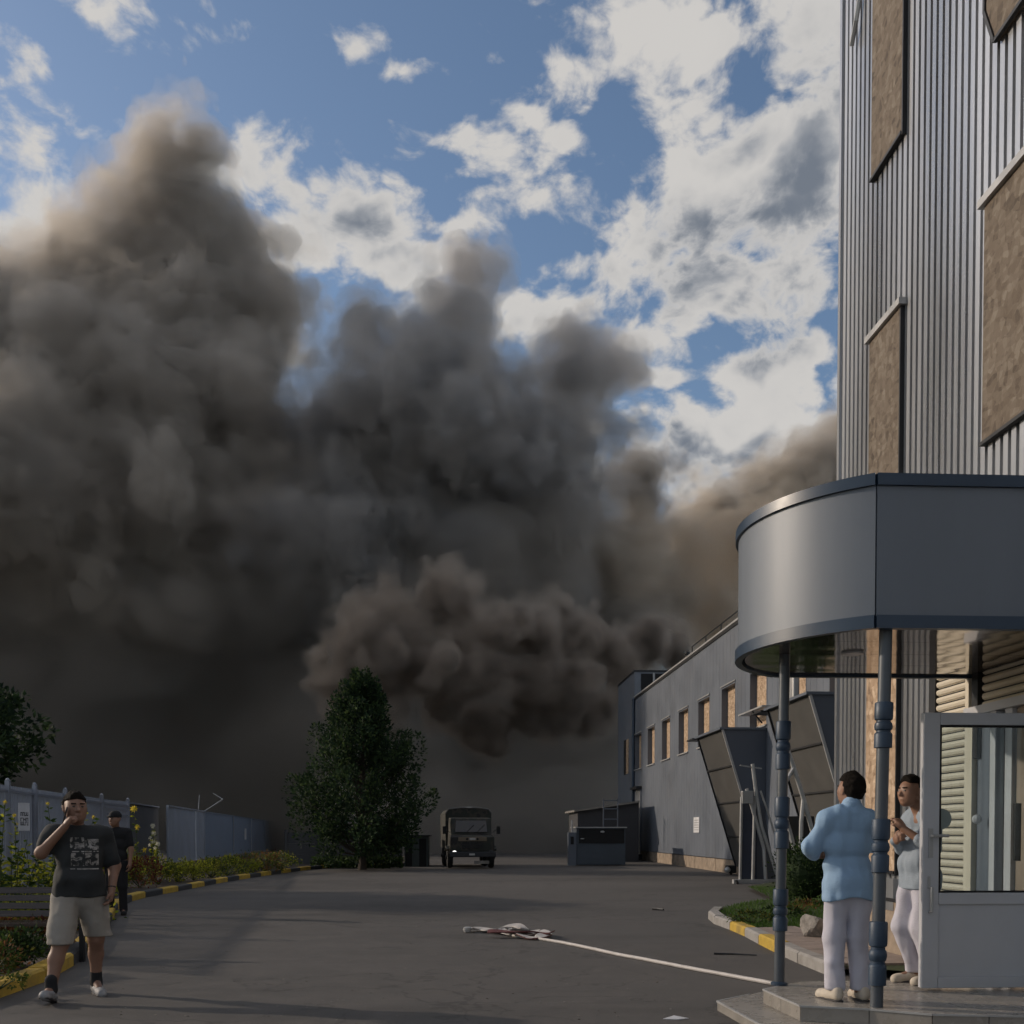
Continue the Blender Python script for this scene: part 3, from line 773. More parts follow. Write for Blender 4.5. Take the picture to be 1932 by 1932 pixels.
# far dark fence, gate house and low hedge behind the tree
Yb = onz(700, 1641).y + 4.5
x0, x1 = onY(540, 1600, Yb).x, onY(762, 1600, Yb).x
df = thing('panel_fence', 'dark concrete panel fence behind the lone tree', 'fence', (x0, Yb, 0))
n = 4
for i in range(n):
    a, b = x0 + (x1 - x0) * i / n, x0 + (x1 - x0) * (i + 1) / n
    for k in range(3): MB().bb((a + .06, Yb, .05 + k * .48), (b - .06, Yb + .07, .05 + k * .48 + .47)).build('concrete_panel', M_WALLD, df)
    MB().bb((a - .06, Yb - .04, 0), (a + .06, Yb + .1, 1.6)).build('post', M_WALLD, df)
xa, xb = onY(763, 1600, Yb - 1).x, onY(808, 1600, Yb - 1).x
gh = thing('gate_house', 'small dark gate hut with two black doorways left of the truck', 'hut', (xa, Yb - 1, 0))
M_HUT = mat('hut_wall', (0.07, 0.085, 0.085), 0.8, 0, .15, 2.0)
zt = 1.5 + (1570 - 1578) * (Yb - 1) / F
MB().bb((xa, Yb - 1, 0), (xb, Yb + 1.2, zt)).build('wall', M_HUT, gh)
for f0, f1 in ((.05, .32), (.62, .92)):
    MB().bb((xa + (xb - xa) * f0, Yb - 1.03, .02), (xa + (xb - xa) * f1, Yb - 1.002, zt - .1)).build('door', M_BLACK, gh)
MB().bb((xa - .1, Yb - 1.1, zt), (xb + .1, Yb + 1.3, zt + .06)).build('roof', M_DARK, gh)
rd = random.Random(5)
m = MB(); hy = onz(650, 1641).y + 1.8
for k in range(2600):
    x = rd.uniform(onY(590, 1640, hy).x, onY(760, 1640, hy).x); p = Vector((x, hy + rd.gauss(0, .3), rd.random() ** 1.3 * .42))
    leaf(m, p, Vector((rd.gauss(0, 1), rd.gauss(0, 1), 1)), .14, .07, rd, rd.choice((0, 1)))
hd = m.build('hedge', [L_DARKG, L_GREEN]); tag(hd, 'low dark clipped hedge at the foot of the lone tree', 'hedge')
# ---------------------------------------------------------------- long metal hall on the right
HX, HZ = 10.0, 9.0
HY0, HY1, HY2 = 13.9, 57.0, 62.8
hall = thing('industrial_hall', 'long grey-blue metal hall with boarded windows and a stone plinth', 'hall', (HX, 40, 0))
WIN = [(54.9 - 3.72 * k, 56.8 - 3.72 * k) for k in range(0, 9)]
WZ0, WZ1 = 4.97, 6.88
def ribwall(m, x, ya, yb, za, zb, pitch=.5, w=.014, dep=.006):
    y = ya
    if zb - za < .05 or yb - ya < .01: return
    n0 = math.floor(ya / pitch)
    cuts = [ya] + [k * pitch for k in range(n0 + 1, int(math.ceil(yb / pitch)))] + [yb]
    for a, b in zip(cuts, cuts[1:]):
        a2 = a + (w if a > ya else 0)
        if a > ya: m.add([(x + dep, a, za), (x + dep, a2, za), (x + dep, a2, zb), (x + dep, a, zb)], [(0, 3, 2, 1)])
        if a > ya: m.add([(x, a, za), (x + dep, a, za), (x + dep, a, zb), (x, a, zb)], [(0, 1, 2, 3)]); m.add([(x + dep, a2, za), (x, a2, za), (x, a2, zb), (x + dep, a2, zb)], [(0, 1, 2, 3)])
        m.add([(x, a2, za), (x, b, za), (x, b, zb), (x, a2, zb)], [(0, 3, 2, 1)])
m = MB()
ys = sorted([HY0, HY1] + [y for w in WIN for y in w])
PL = .5
door_y = (54.85, 56.7)
for a, b in zip(ys, ys[1:]):
    iswin = any(abs(a - w[0]) < 1e-6 for w in WIN)
    if iswin: ribwall(m, HX, a, b, PL, WZ0); ribwall(m, HX, a, b, WZ1, HZ)
    else: ribwall(m, HX, a, b, PL, HZ)
m.build('wall', M_STEELBLUE, hall)
m = MB()   # closed body behind the skin
m.bb((HX + .30, HY0, 0), (HX + 26, HY1 - .01, HZ - .12)); m.build('core', M_DARK, hall)
m = MB(); m.bb((HX - .02, HY0 - .02, PL), (HX + .31, HY0 + .0, HZ)); m.build('end_wall', M_STEELBLUE, hall)
for (a, b) in WIN:
    wn = MB()
    wn.bb((HX + .22, a, WZ0), (HX + .28, b, WZ1)); w_ = wn.build('window', M_OSB, hall)
    r = MB()
    r.bb((HX - .006, b - .03, WZ0), (HX + .22, b + .03, WZ1)); r.bb((HX - .006, a - .03, WZ0), (HX + .22, a + .03, WZ1))
    r.bb((HX - .007, a - .031, WZ1 - .03), (HX + .22, b + .031, WZ1 + .035)); r.build('frame', M_STEELPANEL, w_)
    r = MB(); r.bb((HX - .07, a - .05, WZ0 - .05), (HX + .22, b + .05, WZ0 + .002)); r.build('sill', M_PALE, w_)
    r = MB(); r.bb((HX - .05, a - .06, WZ1 + .036), (HX + .01, b + .06, WZ1 + .075)); r.build('lintel', M_PALE, w_)
# plinth stone by stone
y = 15.0; rd = random.Random(12)
while y < 54.7:
    L = rd.uniform(.9, 1.25)
    MB().bb((HX - .035 - rd.uniform(0, .012), y + .008, -.05), (HX + .28, min(y + L, 54.75) - .008, PL - .015)).build('plinth_stone', M_STONE, hall); y += L
MB().bb((HX - .05, 15, PL - .012), (HX + .02, 54.8, PL + .012)).build('drip_trim', M_DARK, hall)
MB().bb((HX - .06, HY0, HZ), (HX + .5, HY1 - .02, HZ + .07)).build('roof_flashing', M_PALE, hall)
MB().bb((HX - .045, HY0, HZ - .12), (HX - .004, HY1 - .02, HZ - .002)).build('fascia', M_DARK, hall)
# tall pale door by the far corner
d = MB().bb((HX - .03, door_y[0] + .08, .05), (HX - .004, door_y[1] - .08, 3.75)).build('door', M_PALE, hall)
m = MB(); m.bb((HX - .05, door_y[0], 0), (HX - .004, door_y[0] + .08, 3.83)); m.bb((HX - .05, door_y[1] - .08, 0), (HX - .004, door_y[1], 3.83)); m.build('frame', M_STEELPANEL, d)
MB().bb((HX - .30, door_y[0] - .1, 3.84), (HX - .004, door_y[1] + .1, 3.98)).build('canopy', M_DARK, d)
m = MB(); m.tube([(HX - .09, 56.93, 0), (HX - .09, 56.93, HZ - .1), (HX + .1, 56.93, HZ + .05)], .08, 8); m.build('downpipe', M_NAVY, hall)
# roof rail
m = MB(); zr = HZ + .50
m.tube([(HX + .2, 15, zr), (HX + .2, 44, zr)], .025, 6); m.build('roof_rail', M_DARK, hall)
for k in range(0, 12):
    yy = 17.5 + k * 2.4; MB().bar((HX + .2, yy, HZ + .06), (HX + .2, yy + .02, zr), .035, .035).build('rail_post', M_DARK, hall)
# taller section at the far end
tw = thing('hall_annex', 'taller end section of the metal hall beside the smoke', 'building', (HX, 60, 0))
TZ = 10.55
m = MB(); m.bb((HX - .01, HY1, 0), (HX + 9, HY2, TZ - .1)); m.build('wall', M_STEELBLUE, tw)
MB().bb((HX - .05, HY1 - .04, TZ - .1), (HX + 9.05, HY2 + .04, TZ)).build('roof_flashing', M_DARK, tw)
for a, b, z0, z1 in ((58.9, 60.4, 4.9, 6.9),):
    w_ = MB().bb((HX - .03, a, z0), (HX - .012, b, z1)).build('window', M_OSB, tw)
    MB().bb((HX - .05, b - .7, z0), (HX - .031, b, z1)).build('shutter', M_DARK, w_)  # dark sheet stands in for the shaded far reveal
d = MB().bb((HX - .04, 59.2, .05), (HX - .012, 61.8, 3.2)).build('door', M_BLACK, tw)
for a, b in ((10.35, 11.0), (11.15, 12.9)):
    w_ = MB().bb((a, HY1 - .04, HZ + .2), (b, HY1 - .002, TZ - .2)).build('window', M_BLACK, tw)
    MB().bb((b + .02, HY1 - .07, HZ + .12), (b + .10, HY1 - .002, TZ - .15)).build('frame', M_PALE, w_)
for k, (x, hh) in enumerate(((12.6, 1.2), (13.3, .8), (13.9, 1.1))):
    m = MB(); m.tube([(x, 55.5, HZ), (x, 55.5, HZ + hh + 1.0)], .07 if k != 1 else .12, 7); m.tube([(x, 55.5, HZ + hh + 1.0), (x, 55.5, HZ + hh + 1.12)], .16, 7)
    tag(m.build('roof_vent', M_DARK), ['thin roof vent pipe nearest the hall corner', 'thicker middle roof vent pipe', 'roof vent pipe behind the roof edge'][k], 'vent pipe', 'vent pipes on the hall roof')
# white notice on the wall
m = MB(); m.bb((HX - .03, 41.55, 1.48), (HX - .008, 42.55, 2.12)); nt_ = m.build('wall_notice', M_PAPER); tag(nt_, 'white paper notice on the grey-blue hall wall', 'notice')
m = MB()
for k in range(5): m.bb((HX - .034, 41.65, 1.58 + k * .1), (HX - .031, 42.45, 1.61 + k * .1))
m.build('lettering', mat('faded_ink', (.35, .35, .36), .7), nt_)
for k, (yy, s) in enumerate(((35.5, .2), (53.6, .2))):
    t = thing('ground_lamp', ['small dark floodlight with a pale front at the foot of the loading hood', 'small dark object at the plinth by the tall pale door'][k], 'lamp', (HX - .35, yy, 0))
    MB().box((HX - .35, yy, .2), (.3, .45, .26)).build('housing', M_BLACK, t, bevel=.03); MB().ball((HX - .52, yy - .2, .18), .11, 9, 6).build('lens', M_PALE, t); MB().bb((HX - .38, yy - .05, 0), (HX - .3, yy + .05, .1)).build('foot', M_DARK, t)

# ---------------------------------------------------------------- loading hoods and ramps
M_HOOD = mat('hood_panel', (0.085, 0.098, 0.125), 0.5, 0, .08, .6, dirt=.2)
M_HOODIN = mat('hood_underside_shade', (0.060, 0.058, 0.055), 0.7, 0, .15, 1.5, dirt=.2)  # shade of the sloping underside put into a darker panel colour
def hood(ya, yb, xo, zt, label):
    t = thing('loading_hood', label, 'loading hood', (HX, (ya + yb) / 2, 0))
    for y, th in ((ya, .05), (yb - .05, .05)):
        a = [Vector((xo, y, zt)), Vector((HX - .01, y, zt)), Vector((HX - .01, y, .2))]
        b = [p + Vector((0, th, 0)) for p in a]
        MB().hull(a[::-1], b[::-1]).build('end_panel', M_HOOD, t)
    nrow = 4
    for k in range(nrow):            # sloping front, in shade-toned panels with a recessed joint
        f0, f1 = k / nrow + .006, (k + 1) / nrow - .006
        def P(f, y, off=0): return Vector((xo + (HX - .02 - xo) * f + off, y, zt + (.2 - zt) * f))
        a = [P(f0, ya + .06), P(f0, yb - .06), P(f1, yb - .06), P(f1, ya + .06)]
        MB().hull(a, [p + Vector((.06, 0, .02)) for p in a]).build('front_panel', M_HOODIN, t)
    for y in (ya - .012, yb + .012):
        MB().bar((xo - .02, y, zt + .02), (HX - .03, y, .22), .05, .07).build('edge_trim', M_PALE if y < yb else M_DARK, t)
    for k in range(1, nrow): 
        f = k / nrow; MB().bar((xo + (HX - xo) * f - .03, ya + .05, zt + (.2 - zt) * f), (xo + (HX - xo) * f - .03, yb - .05, zt + (.2 - zt) * f), .05, .05).build('batten', M_DARK, t)
    MB().bb((xo - .12, ya - .06, zt), (HX - .01, yb + .1, zt + .07)).build('roof', M_STEELPANEL, t)
    MB().bb((xo - .2, yb + .1, zt - .02), (xo + .5, yb + 1.0, zt + .03)).build('roof_flap', M_DARK, t)
    return t
hood(32.6, 35.9, 8.58, 4.80, 'far loading hood with a sloping dark underside, the one with the pale ramp frame')
hood(24.46, 27.76, 8.58, 4.83, 'near loading hood mostly hidden behind the porch pillar')
def pt(u, v, Y): return onY(u, v, Y)
rp = thing('dock_ramp', 'raised steel dock ramp with pale posts and slanting struts before the far hood', 'ramp', tuple(onz(1420, 1667)))
Yr = onz(1420, 1667).y
a = [pt(1398, 1667, Yr + .1), pt(1428, 1667, Yr + .1), pt(1428, 1502, Yr + .1), pt(1402, 1502, Yr + .1)]
MB().hull(a[::-1], [p + Vector((0, .12, 0)) for p in a][::-1]).build('deck', mat('ramp_deck', (.03, .04, .07), .5), rp)
a = [pt(1428, 1667, Yr + .5), pt(1466, 1667, Yr + .5), pt(1440, 1520, Yr + .5), pt(1424, 1520, Yr + .5)]
MB().hull(a[::-1], [p + Vector((0, .12, 0)) for p in a][::-1]).build('side_plate', M_HOOD, rp)
for (q, r_) in (([(1396, 1667), (1399, 1503)], .045), ([(1420, 1665), (1424, 1503)], .05), ([(1409, 1488), (1441, 1600), (1445, 1664)], .055), ([(1420, 1441), (1427, 1500), (1437, 1560), (1450, 1600), (1466, 1650)], .055), ([(1435, 1492), (1448, 1530), (1462, 1575)], .03)):
    MB().tube([pt(u, v, Yr - .05) for u, v in q], r_, 7).build('strut', M_PALE, rp)
MB().bar(pt(1396, 1444, Yr - .05), pt(1437, 1450, Yr - .05), .04, .04).build('cross_bar', M_PALE, rp)
MB().box(pt(1410, 1504, Yr - .1), (.32, .15, .36)).build('cap', M_PALE, rp)
MB().box(pt(1423, 1667, Yr - .1) + Vector((0, 0, .06)), (1.25, .2, .12)).build('base', M_PALE, rp)
MB().tube([pt(1389, 1665, Yr - .3), pt(1392, 1664, Yr - .3)], .07, 7).build('wheel', M_BLACK, rp)
rp = thing('dock_ramp', 'folded steel strut frame before the near loading hood behind the pillar', 'ramp', tuple(onz(1500, 1690)))
Yr = 23.6
for (q, r_) in (([(1484, 1408), (1498, 1449), (1517, 1510), (1536, 1580), (1548, 1640)], .055), ([(1498, 1449), (1479, 1480), (1476, 1522), (1490, 1570), (1503, 1620), (1512, 1680)], .055), ([(1516, 1508), (1512, 1550), (1509, 1690)], .05)):
    MB().tube([pt(u, v, Yr) for u, v in q], r_, 7).build('strut', M_PALE, rp)
a = [pt(1474, 1690, Yr + .4), pt(1540, 1690, Yr + .4), pt(1536, 1540, Yr + .4), pt(1474, 1540, Yr + .4)]
MB().hull(a[::-1], [p + Vector((0, .1, 0)) for p in a][::-1]).build('deck', M_DARK, rp)
# lamp on the hall wall above the hood, small shelf awning
m = MB(); t = thing('wall_lamp', 'pale lamp fixed to the hall wall above the near hood', 'lamp', (HX - .2, 29.3, 5.4))
MB().box((HX - .22, 29.3, 5.75), (.2, .5, .8)).build('housing', M_PALE, t, bevel=.05); MB().bb((HX - .15, 29.2, 5.1), (HX - .005, 29.4, 5.4)).build('bracket', M_DARK, t)
m = MB(); m.bb((HX - .40, 31.8, 5.44), (HX - .01, 34.5, 5.49)); aw = m.build('ledge_awning', M_PALE); tag(aw, 'thin metal ledge awning across the window above the far hood', 'awning')
MB().bar((HX - .35, 33, 5.44), (HX - .02, 33, 5.05), .04, .04).build('bracket', M_DARK, aw)

# ---------------------------------------------------------------- metal booth and shed at the far right of the yard
p = onz(1127, 1633); YB = p.y
X0, X1 = onY(1088, 1600, YB).x, onY(1180, 1600, YB).x
zc = 1.5 + (1570 - 1560) * YB / F; zm = 1.5 + (1570 - 1591) * YB / F
bo = thing('metal_booth', 'low blue-grey metal booth with a black upper panel beside the hall corner', 'booth', ((X0 + X1) / 2, YB, 0))
M_BOOTH = mat('booth_paint', (.055, .07, .09), .55, 0, .12, 1.0, dirt=.3)
MB().bb((X0, YB, .04), (X1, YB + 2, zc - .05)).build('body', M_BOOTH, bo)
MB().bb((X0 + .1, YB - .04, zm), (X1 - .06, YB - .002, zc - .1)).build('dark_panel', M_BLACK, bo)
MB().bb((X0 - .05, YB - .1, zc - .05), (X1 + .05, YB + 2.1, zc)).build('roof', M_PALE, bo)
MB().bb((X0 - .38, YB - .05, 0), (X0 - .02, YB + .3, zc - .25)).build('side_post', M_STEELPANEL, bo)
MB().bb((X0 - .28, YB - .09, zm - .05), (X0 - .14, YB - .052, zm + .3)).build('switch_box', M_BLACK, bo)
MB().tube([(X0 - .2, YB + .1, zc - .25), (X0 - .2, YB + .1, zc + .3)], .05, 6).build('pole', M_PALE, bo)
MB().ball(((X0 + X1) / 2 + .05, YB - .06, zc - .22), (.1, .03, .05), 8, 5).build('emblem', M_PALE, bo)
MB().ball((X0 + .25, YB - .06, zm + .2), (.09, .03, .03), 8, 5).build('emblem', M_PALE, bo)
sx0, sx1 = onY(1090, 1540, YB + 6).x, onY(1150, 1540, YB + 6).x
z0_, z1_ = 1.5 + 40 * (YB + 6) / F, 1.5 + 56 * (YB + 6) / F
sh = thing('lean_to_shed', 'dark shed with a sloping roof behind the metal booth', 'shed', (sx0, YB + 6, 0))
a = [Vector((sx0, YB + 6, 0)), Vector((sx1 + 1.5, YB + 6, 0)), Vector((sx1 + 1.5, YB + 6, z1_)), Vector((sx0, YB + 6, z0_))]
MB().hull(a[::-1], [p + Vector((0, 4, 0)) for p in a][::-1]).build('wall', mat('shed_wall', (.045, .045, .05), .8), sh)
a = [Vector((sx0 - .2, YB + 5.8, z0_ - .05)), Vector((sx1 + 1.5, YB + 5.8, z1_)), Vector((sx1 + 1.5, YB + 5.8, z1_ + .1)), Vector((sx0 - .2, YB + 5.8, z0_ + .05))]
MB().hull(a[::-1], [p + Vector((0, 4.4, 0)) for p in a][::-1]).build('roof', M_CONC, sh)
ac = onY(1152, 1526, YB + 4)
t = thing('steel_rack', 'small steel frame standing on the shed beside the hall corner', 'frame', tuple(ac))
for dx in (-.35, .35): MB().bar(ac + Vector((dx, 0, -1.2)), ac + Vector((dx, 0, .5)), .05, .05).build('upright', M_STEELPANEL, t)
for dz in (-.5, 0, .4): MB().bar(ac + Vector((-.35, 0, dz)), ac + Vector((.35, 0, dz)), .05, .05).build('rung', M_STEELPANEL, t)
q = onY(1168, 1521, 56.5); t = thing('corner_lamp', 'small white twin lamp on the corner of the annex', 'lamp', tuple(q))
MB().ball(q, (.12, .12, .16), 8, 6).build('globe', M_PAPER, t); MB().ball(q + Vector((0, 0, -.55)), (.1, .1, .22), 8, 6).build('globe', M_PAPER, t)
MB().bar(q + Vector((0, .1, -.7)), q + Vector((.3, .45, .1)), .05, .05).build('bracket', M_DARK, t)
# ---------------------------------------------------------------- tower with corrugated cladding
TX, TY1, TY0, TZ0, TZ1 = 5.0, 13.25, 2.0, 0.73, 16.0
tower = thing('office_tower', 'tall tower clad in silver corrugated metal with boarded windows', 'building', (TX, TY1, 0))
def Yat(u, v): return onX(u, v, TX).y
def Zat(u, v): return onX(u, v, TX).z
A_Y1, A_Y0 = Yat(1650, 345), Yat(1711, 240)
B_Y1 = Yat(1866, 390); B_Y0 = B_Y1 - 2.3
z3 = (Zat(1650, 345) + Zat(1711, 245)) / 2; z2h = (Zat(1650, 635) + Zat(1711, 572)) / 2; z1s = Zat(1690, 1648)
z2s = z1s + (z3 - z1s) / 2
OPEN = [  # boards: y0, y1, z0, z1
    (A_Y0, A_Y1, z1s, 3.42), (A_Y0, A_Y1, z2s, z2h), (A_Y0, A_Y1, z3, z3 + (z2h - z2s)), (A_Y0, A_Y1, z3 + 4.1, 15.6),
    (B_Y0, B_Y1, z2s, z2h), (B_Y0, B_Y1, z3, z3 + (z2h - z2s))]
SH_Y1 = Yat(1762, 1500); SH_Y0 = 9.60
PITCH_C = .136
def corr(m, ya, yb, za, zb):
    k = math.floor(ya / PITCH_C) - 1
    y = k * PITCH_C
    while y < yb:
        for (f0, f1, x0, x1) in ((0, .60, 0, 0), (.60, .63, 0, .08), (.63, .95, .08, .08), (.95, 1.0, .08, 0)):
            p, q = y + f0 * PITCH_C, y + f1 * PITCH_C
            a, b = max(p, ya), min(q, yb)
            if b - a < 1e-4: continue
            xa = TX + x0 + (x1 - x0) * (a - p) / (q - p); xb = TX + x0 + (x1 - x0) * (b - p) / (q - p)
            m.add([(xa, a, za), (xb, b, za), (xb, b, zb), (xa, a, zb)], [(0, 3, 2, 1)])
        y += PITCH_C
m = MB()
for (ya, yb, gaps) in ((A_Y1, TY1 - .05, []), (A_Y0, A_Y1, [(o[2], o[3]) for o in OPEN[:4]]), (B_Y1, A_Y0, []), (B_Y0, B_Y1, [(o[2], o[3]) for o in OPEN[4:]]), (TY0, B_Y0, [])):
    z = TZ0
    for (a, b) in gaps:
        corr(m, ya, yb, z, a); z = b
    corr(m, ya, yb, z, TZ1)
# openings of the ground floor (shutter window and entrance) are covered below by their own pieces standing proud
m.build('cladding', M_SILVER, tower)
MB().bb((TX + .10, TY0, 0), (TX + 8, TY1 - .06, TZ1 - .05)).build('core', M_DARK, tower)
m = MB(); m.bb((TX - .02, TY1 - .05, TZ0), (TX + .13, TY1 + .02, TZ1)); m.build('corner_trim', M_SILVER, tower)
MB().bb((TX - .05, TY0, TZ1), (TX + 8, TY1 + .05, TZ1 + .1)).build('roof', M_NAVY, tower)
for i, (y0, y1, z0, z1) in enumerate(OPEN):
    if i == 5:
        c = .50
        poly = [(y0, z0 - .5), (y1 - .16, z0 - .5), (y1 + .02, z0 - .1), (y1 + .02, z1), (y0, z1)]
        b = MB(); b.hull([Vector((TX - .05, y, z)) for y, z in poly], [Vector((TX + .03, y, z)) for y, z in poly]); w_ = b.build('window_board', M_OSBW, tower)
        b = MB()
        for (p, q) in ((poly[0], poly[1]), (poly[1], poly[2]), (poly[2], poly[3])):
            b.bar(Vector((TX - .05, p[0], p[1])), Vector((TX - .05, q[0], q[1])), .035, .035)
        b.build('dark_edge', M_DARK, w_)
        continue
    b = MB(); b.bb((TX - .045, y0 + .03, z0 + .03), (TX + .03, y1 - .002, z1 - .03)); w_ = b.build('window_board', M_OSB if i == 0 else M_OSBW, tower)
    b = MB(); b.bb((TX - .05, y0 + .002, z0 - .02), (TX + .03, y0 + .028, z1 + .0)); b.bb((TX - .06, y0 + .029, z0 - .005), (TX + .03, y1 + .02, z0 + .028)); b.build('dark_edge', M_DARK, w_)  # dark strips imitate the board's unlit side and shaded underside
    b = MB(); b.bb((TX - .09, y0 - .04, z1 - .028), (TX + .03, y1 + .05, z1 + .045)); b.build('head_flashing', M_PALE, w_)
    if i == 0:
        b = MB(); b.bb((TX - .06, y0 + .03, z0 - .42), (TX + .03, y1, z0 - .06)); b.build('apron', M_SILVER, w_)
q = onX(1624, 40, TX); m = MB(); m.tube([q + Vector((-.03, -.12, .40)), q + Vector((-.06, 0, 0)), q + Vector((-.06, .14, -.2))], .03, 6); m.build('cable_pipe', M_PALE, tower)
# stone plinth slabs
y = 9.7; rd = random.Random(8)
while y < TY1:
    L = .62; MB().bb((TX - .05 - rd.uniform(0, .006), y + .005, .02), (TX + .098, min(y + L, TY1) - .005, TZ0 - .02)).build('plinth_slab', M_STONE, tower); y += L
MB().bb((TX - .07, 9.7, TZ0 - .02), (TX - .002, TY1 + .01, TZ0 + .02)).build('drip_trim', M_DARK, tower)
# roller shutter window
SZ0, SZ1 = .84, 3.6
sw = MB().bb((TX - .03, SH_Y0, SZ0 - .1), (TX + .098, SH_Y1, SZ1)).build('shutter_window', M_DARK, tower)
m = MB(); prof = [(0, 0), (-.022, .012), (-.03, .036), (-.022, .058), (-.004, .066), (-.004, .0)]
L = SH_Y1 - .16 - (SH_Y0 + .10)
m.hull([Vector((x, 0, z)) for x, z in prof], [Vector((x, L, z)) for x, z in prof]); sme = m.mesh('shutter_slat', M_BEIGE)
z = SZ0
while z < SZ1 - .08:
    o = link('shutter_slat', sme, sw); o.matrix_parent_inverse = Matrix.Identity(4); o.location = (TX - .034, SH_Y0 + .10, z); z += .079
MB().bb((TX - .07, SH_Y1 - .15, SZ0 - .1), (TX - .031, SH_Y1 - .01, SZ1)).build('guide_rail', M_DARK, sw)
MB().bb((TX - .08, SH_Y0 + .02, SZ0 - .1), (TX - .031, SH_Y0 + .085, SZ1)).build('guide_rail', M_BEIGE, sw)
sw2 = MB().bb((TX - .03, 7.0, 2.62), (TX + .098, SH_Y0 - .06, SZ1)).build('shutter_window', M_DARK, tower)
z = 2.66
m = MB(); L2 = SH_Y0 - .20 - 7.05; m.hull([Vector((x, 0, z_)) for x, z_ in prof], [Vector((x, L2, z_)) for x, z_ in prof]); sme2 = m.mesh('shutter_slat', M_BEIGE)
while z < SZ1 - .08:
    o = link('shutter_slat', sme2, sw2); o.matrix_parent_inverse = Matrix.Identity(4); o.location = (TX - .034, 7.05, z); z += .079
MB().bb((TX - .09, SH_Y0 - .17, 2.2), (TX - .031, SH_Y0 - .06, SZ1)).build('mullion', M_DARK, sw2)
# entrance door frame beside the shutter, seen through the open leaf
ef = thing('entrance_door', 'pale framed entrance with a closed leaf seen through the glass of the open door', 'door', (TX, 9, .2))
yy = SH_Y0
for (w, dx, mt_, nm) in ((.10, .10, M_BEIGE, 'frame_post'), (.36, .05, M_STEELPANEL, 'side_panel'), (.10, .12, M_WHITE, 'frame_post'), (.12, .04, M_BLACK, 'pane'), (.12, .10, M_WHITE, 'frame_post'), (.30, .06, mat('tan_panel', (.28, .22, .17), .5), 'side_panel'), (.12, .04, M_BLACK, 'pane')):
    MB().bb((TX - dx, yy - w + .004, .2), (TX - .003, yy - .004, 2.60)).build(nm, mt_, ef); yy -= w
MB().bb((TX - .14, yy, 2.602), (TX - .003, SH_Y0, 2.68)).build('head_frame', M_WHITE, ef)
q = onX(1855, 1500, TX - .12); m = MB(); m.ball((TX - .15, SH_Y0 - .30, 1.62), .045, 9, 6); m.build('knob', M_WHITE, ef)
MB().bb((TX - .16, SH_Y0 - .98, 1.25), (TX - .11, SH_Y0 - .94, 1.75)).build('pull_handle', M_BLACK, ef)

# ---------------------------------------------------------------- porch: platform, canopy, pillars, open door
PZ, SZ = .20, .08
def P2(u, v, z): p = onz(u, v, z); return (p.x, p.y)
top = [P2(1480, 1858, PZ), P2(1440, 1866, PZ), P2(1510, 1897, PZ), P2(1640, 1903, PZ), P2(1759, 1913, PZ)]
yN = P2(1759, 1913, PZ)[1] - .25
yB = P2(1520, 1851, PZ)[1]
xr = TX - .06
top = top + [(xr, yN), (xr, yB), P2(1514, 1851, PZ)]
def inset(poly, d):
    n = len(poly); out = []
    ar = sum(poly[i][0] * poly[(i + 1) % n][1] - poly[(i + 1) % n][0] * poly[i][1] for i in range(n))
    sg = 1 if ar > 0 else -1
    for i in range(n):
        a, b, c = Vector(poly[i - 1]), Vector(poly[i]), Vector(poly[(i + 1) % n])
        e1, e2 = (b - a).normalized(), (c - b).normalized()
        n1, n2 = Vector((-e1.y, e1.x)) * sg, Vector((-e2.y, e2.x)) * sg
        k = (n1 + n2); k = k / max(.3, k.dot(n1)); q = b + k * d; out.append((q.x, q.y))
    return out
porch = thing('porch_platform', 'tiled entrance platform with one low step', 'platform', (3.5, 8, 0))
MB().prism(inset(top, .02), 0, PZ - .014).build('base', M_CONC, porch)
xs = [p[0] for p in top]; ys_ = [p[1] for p in top]
def tiles(poly, z0, z1, size, parent, name, mt_):
    x = min(p[0] for p in poly)
    while x < max(p[0] for p in poly):
        y = min(p[1] for p in poly)
        while y < max(p[1] for p in poly):
            q = clip_poly(poly, x + .0025, x + size - .0025, y + .0025, y + size - .0025)
            if len(q) > 2: MB().prism(q, z0, z1).build(name, mt_, parent)
            y += size
        x += size
tiles(top, PZ - .013, PZ, .40, porch, 'floor_tile', M_TILE)
def risers(poly, idx, z0, z1, size, parent, off=.0):
    for i in idx:
        a, b = Vector((*poly[i], 0)), Vector((*poly[(i + 1) % len(poly)], 0)); L = (b - a).length; d = (b - a) / L
        nrm = Vector((d.y, -d.x, 0))
        if (Vector((3.6, 8, 0)) - a).dot(nrm) > 0: nrm = -nrm
        n = max(1, round(L / size))
        for k in range(n):
            p, q = a + d * (L * k / n + .003), a + d * (L * (k + 1) / n - .003)
            lo_ = [p, q, q - nrm * .018, p - nrm * .018]
            MB().hull([v + Vector((0, 0, z0)) for v in lo_], [v + Vector((0, 0, z1)) for v in lo_]).build('riser_tile', M_TILE, parent)
risers(top, range(0, 7), .082, PZ - .0135, .42, porch)
nos = MB()
for i in range(0, 5):
    a, b = top[i], top[i + 1]; nos.bar((*a, PZ - .006), (*b, PZ - .006), .014, .014)
nos.build('edge_nosing', M_PALE, porch)
step = inset(top, -.34); step = [(min(x, xr), y) for x, y in step]
st_ = MB().prism(step, 0, SZ - .014).build('lower_step', M_CONC, porch)
tiles(step, SZ - .0135, SZ, .40, st_, 'step_tile', M_TILE)
nos = MB()
for i in range(0, 5): nos.bar((*step[i], SZ - .004), (*step[i + 1], SZ - .004), .016, .014)
nos.build('edge_nosing', M_PALE, st_)

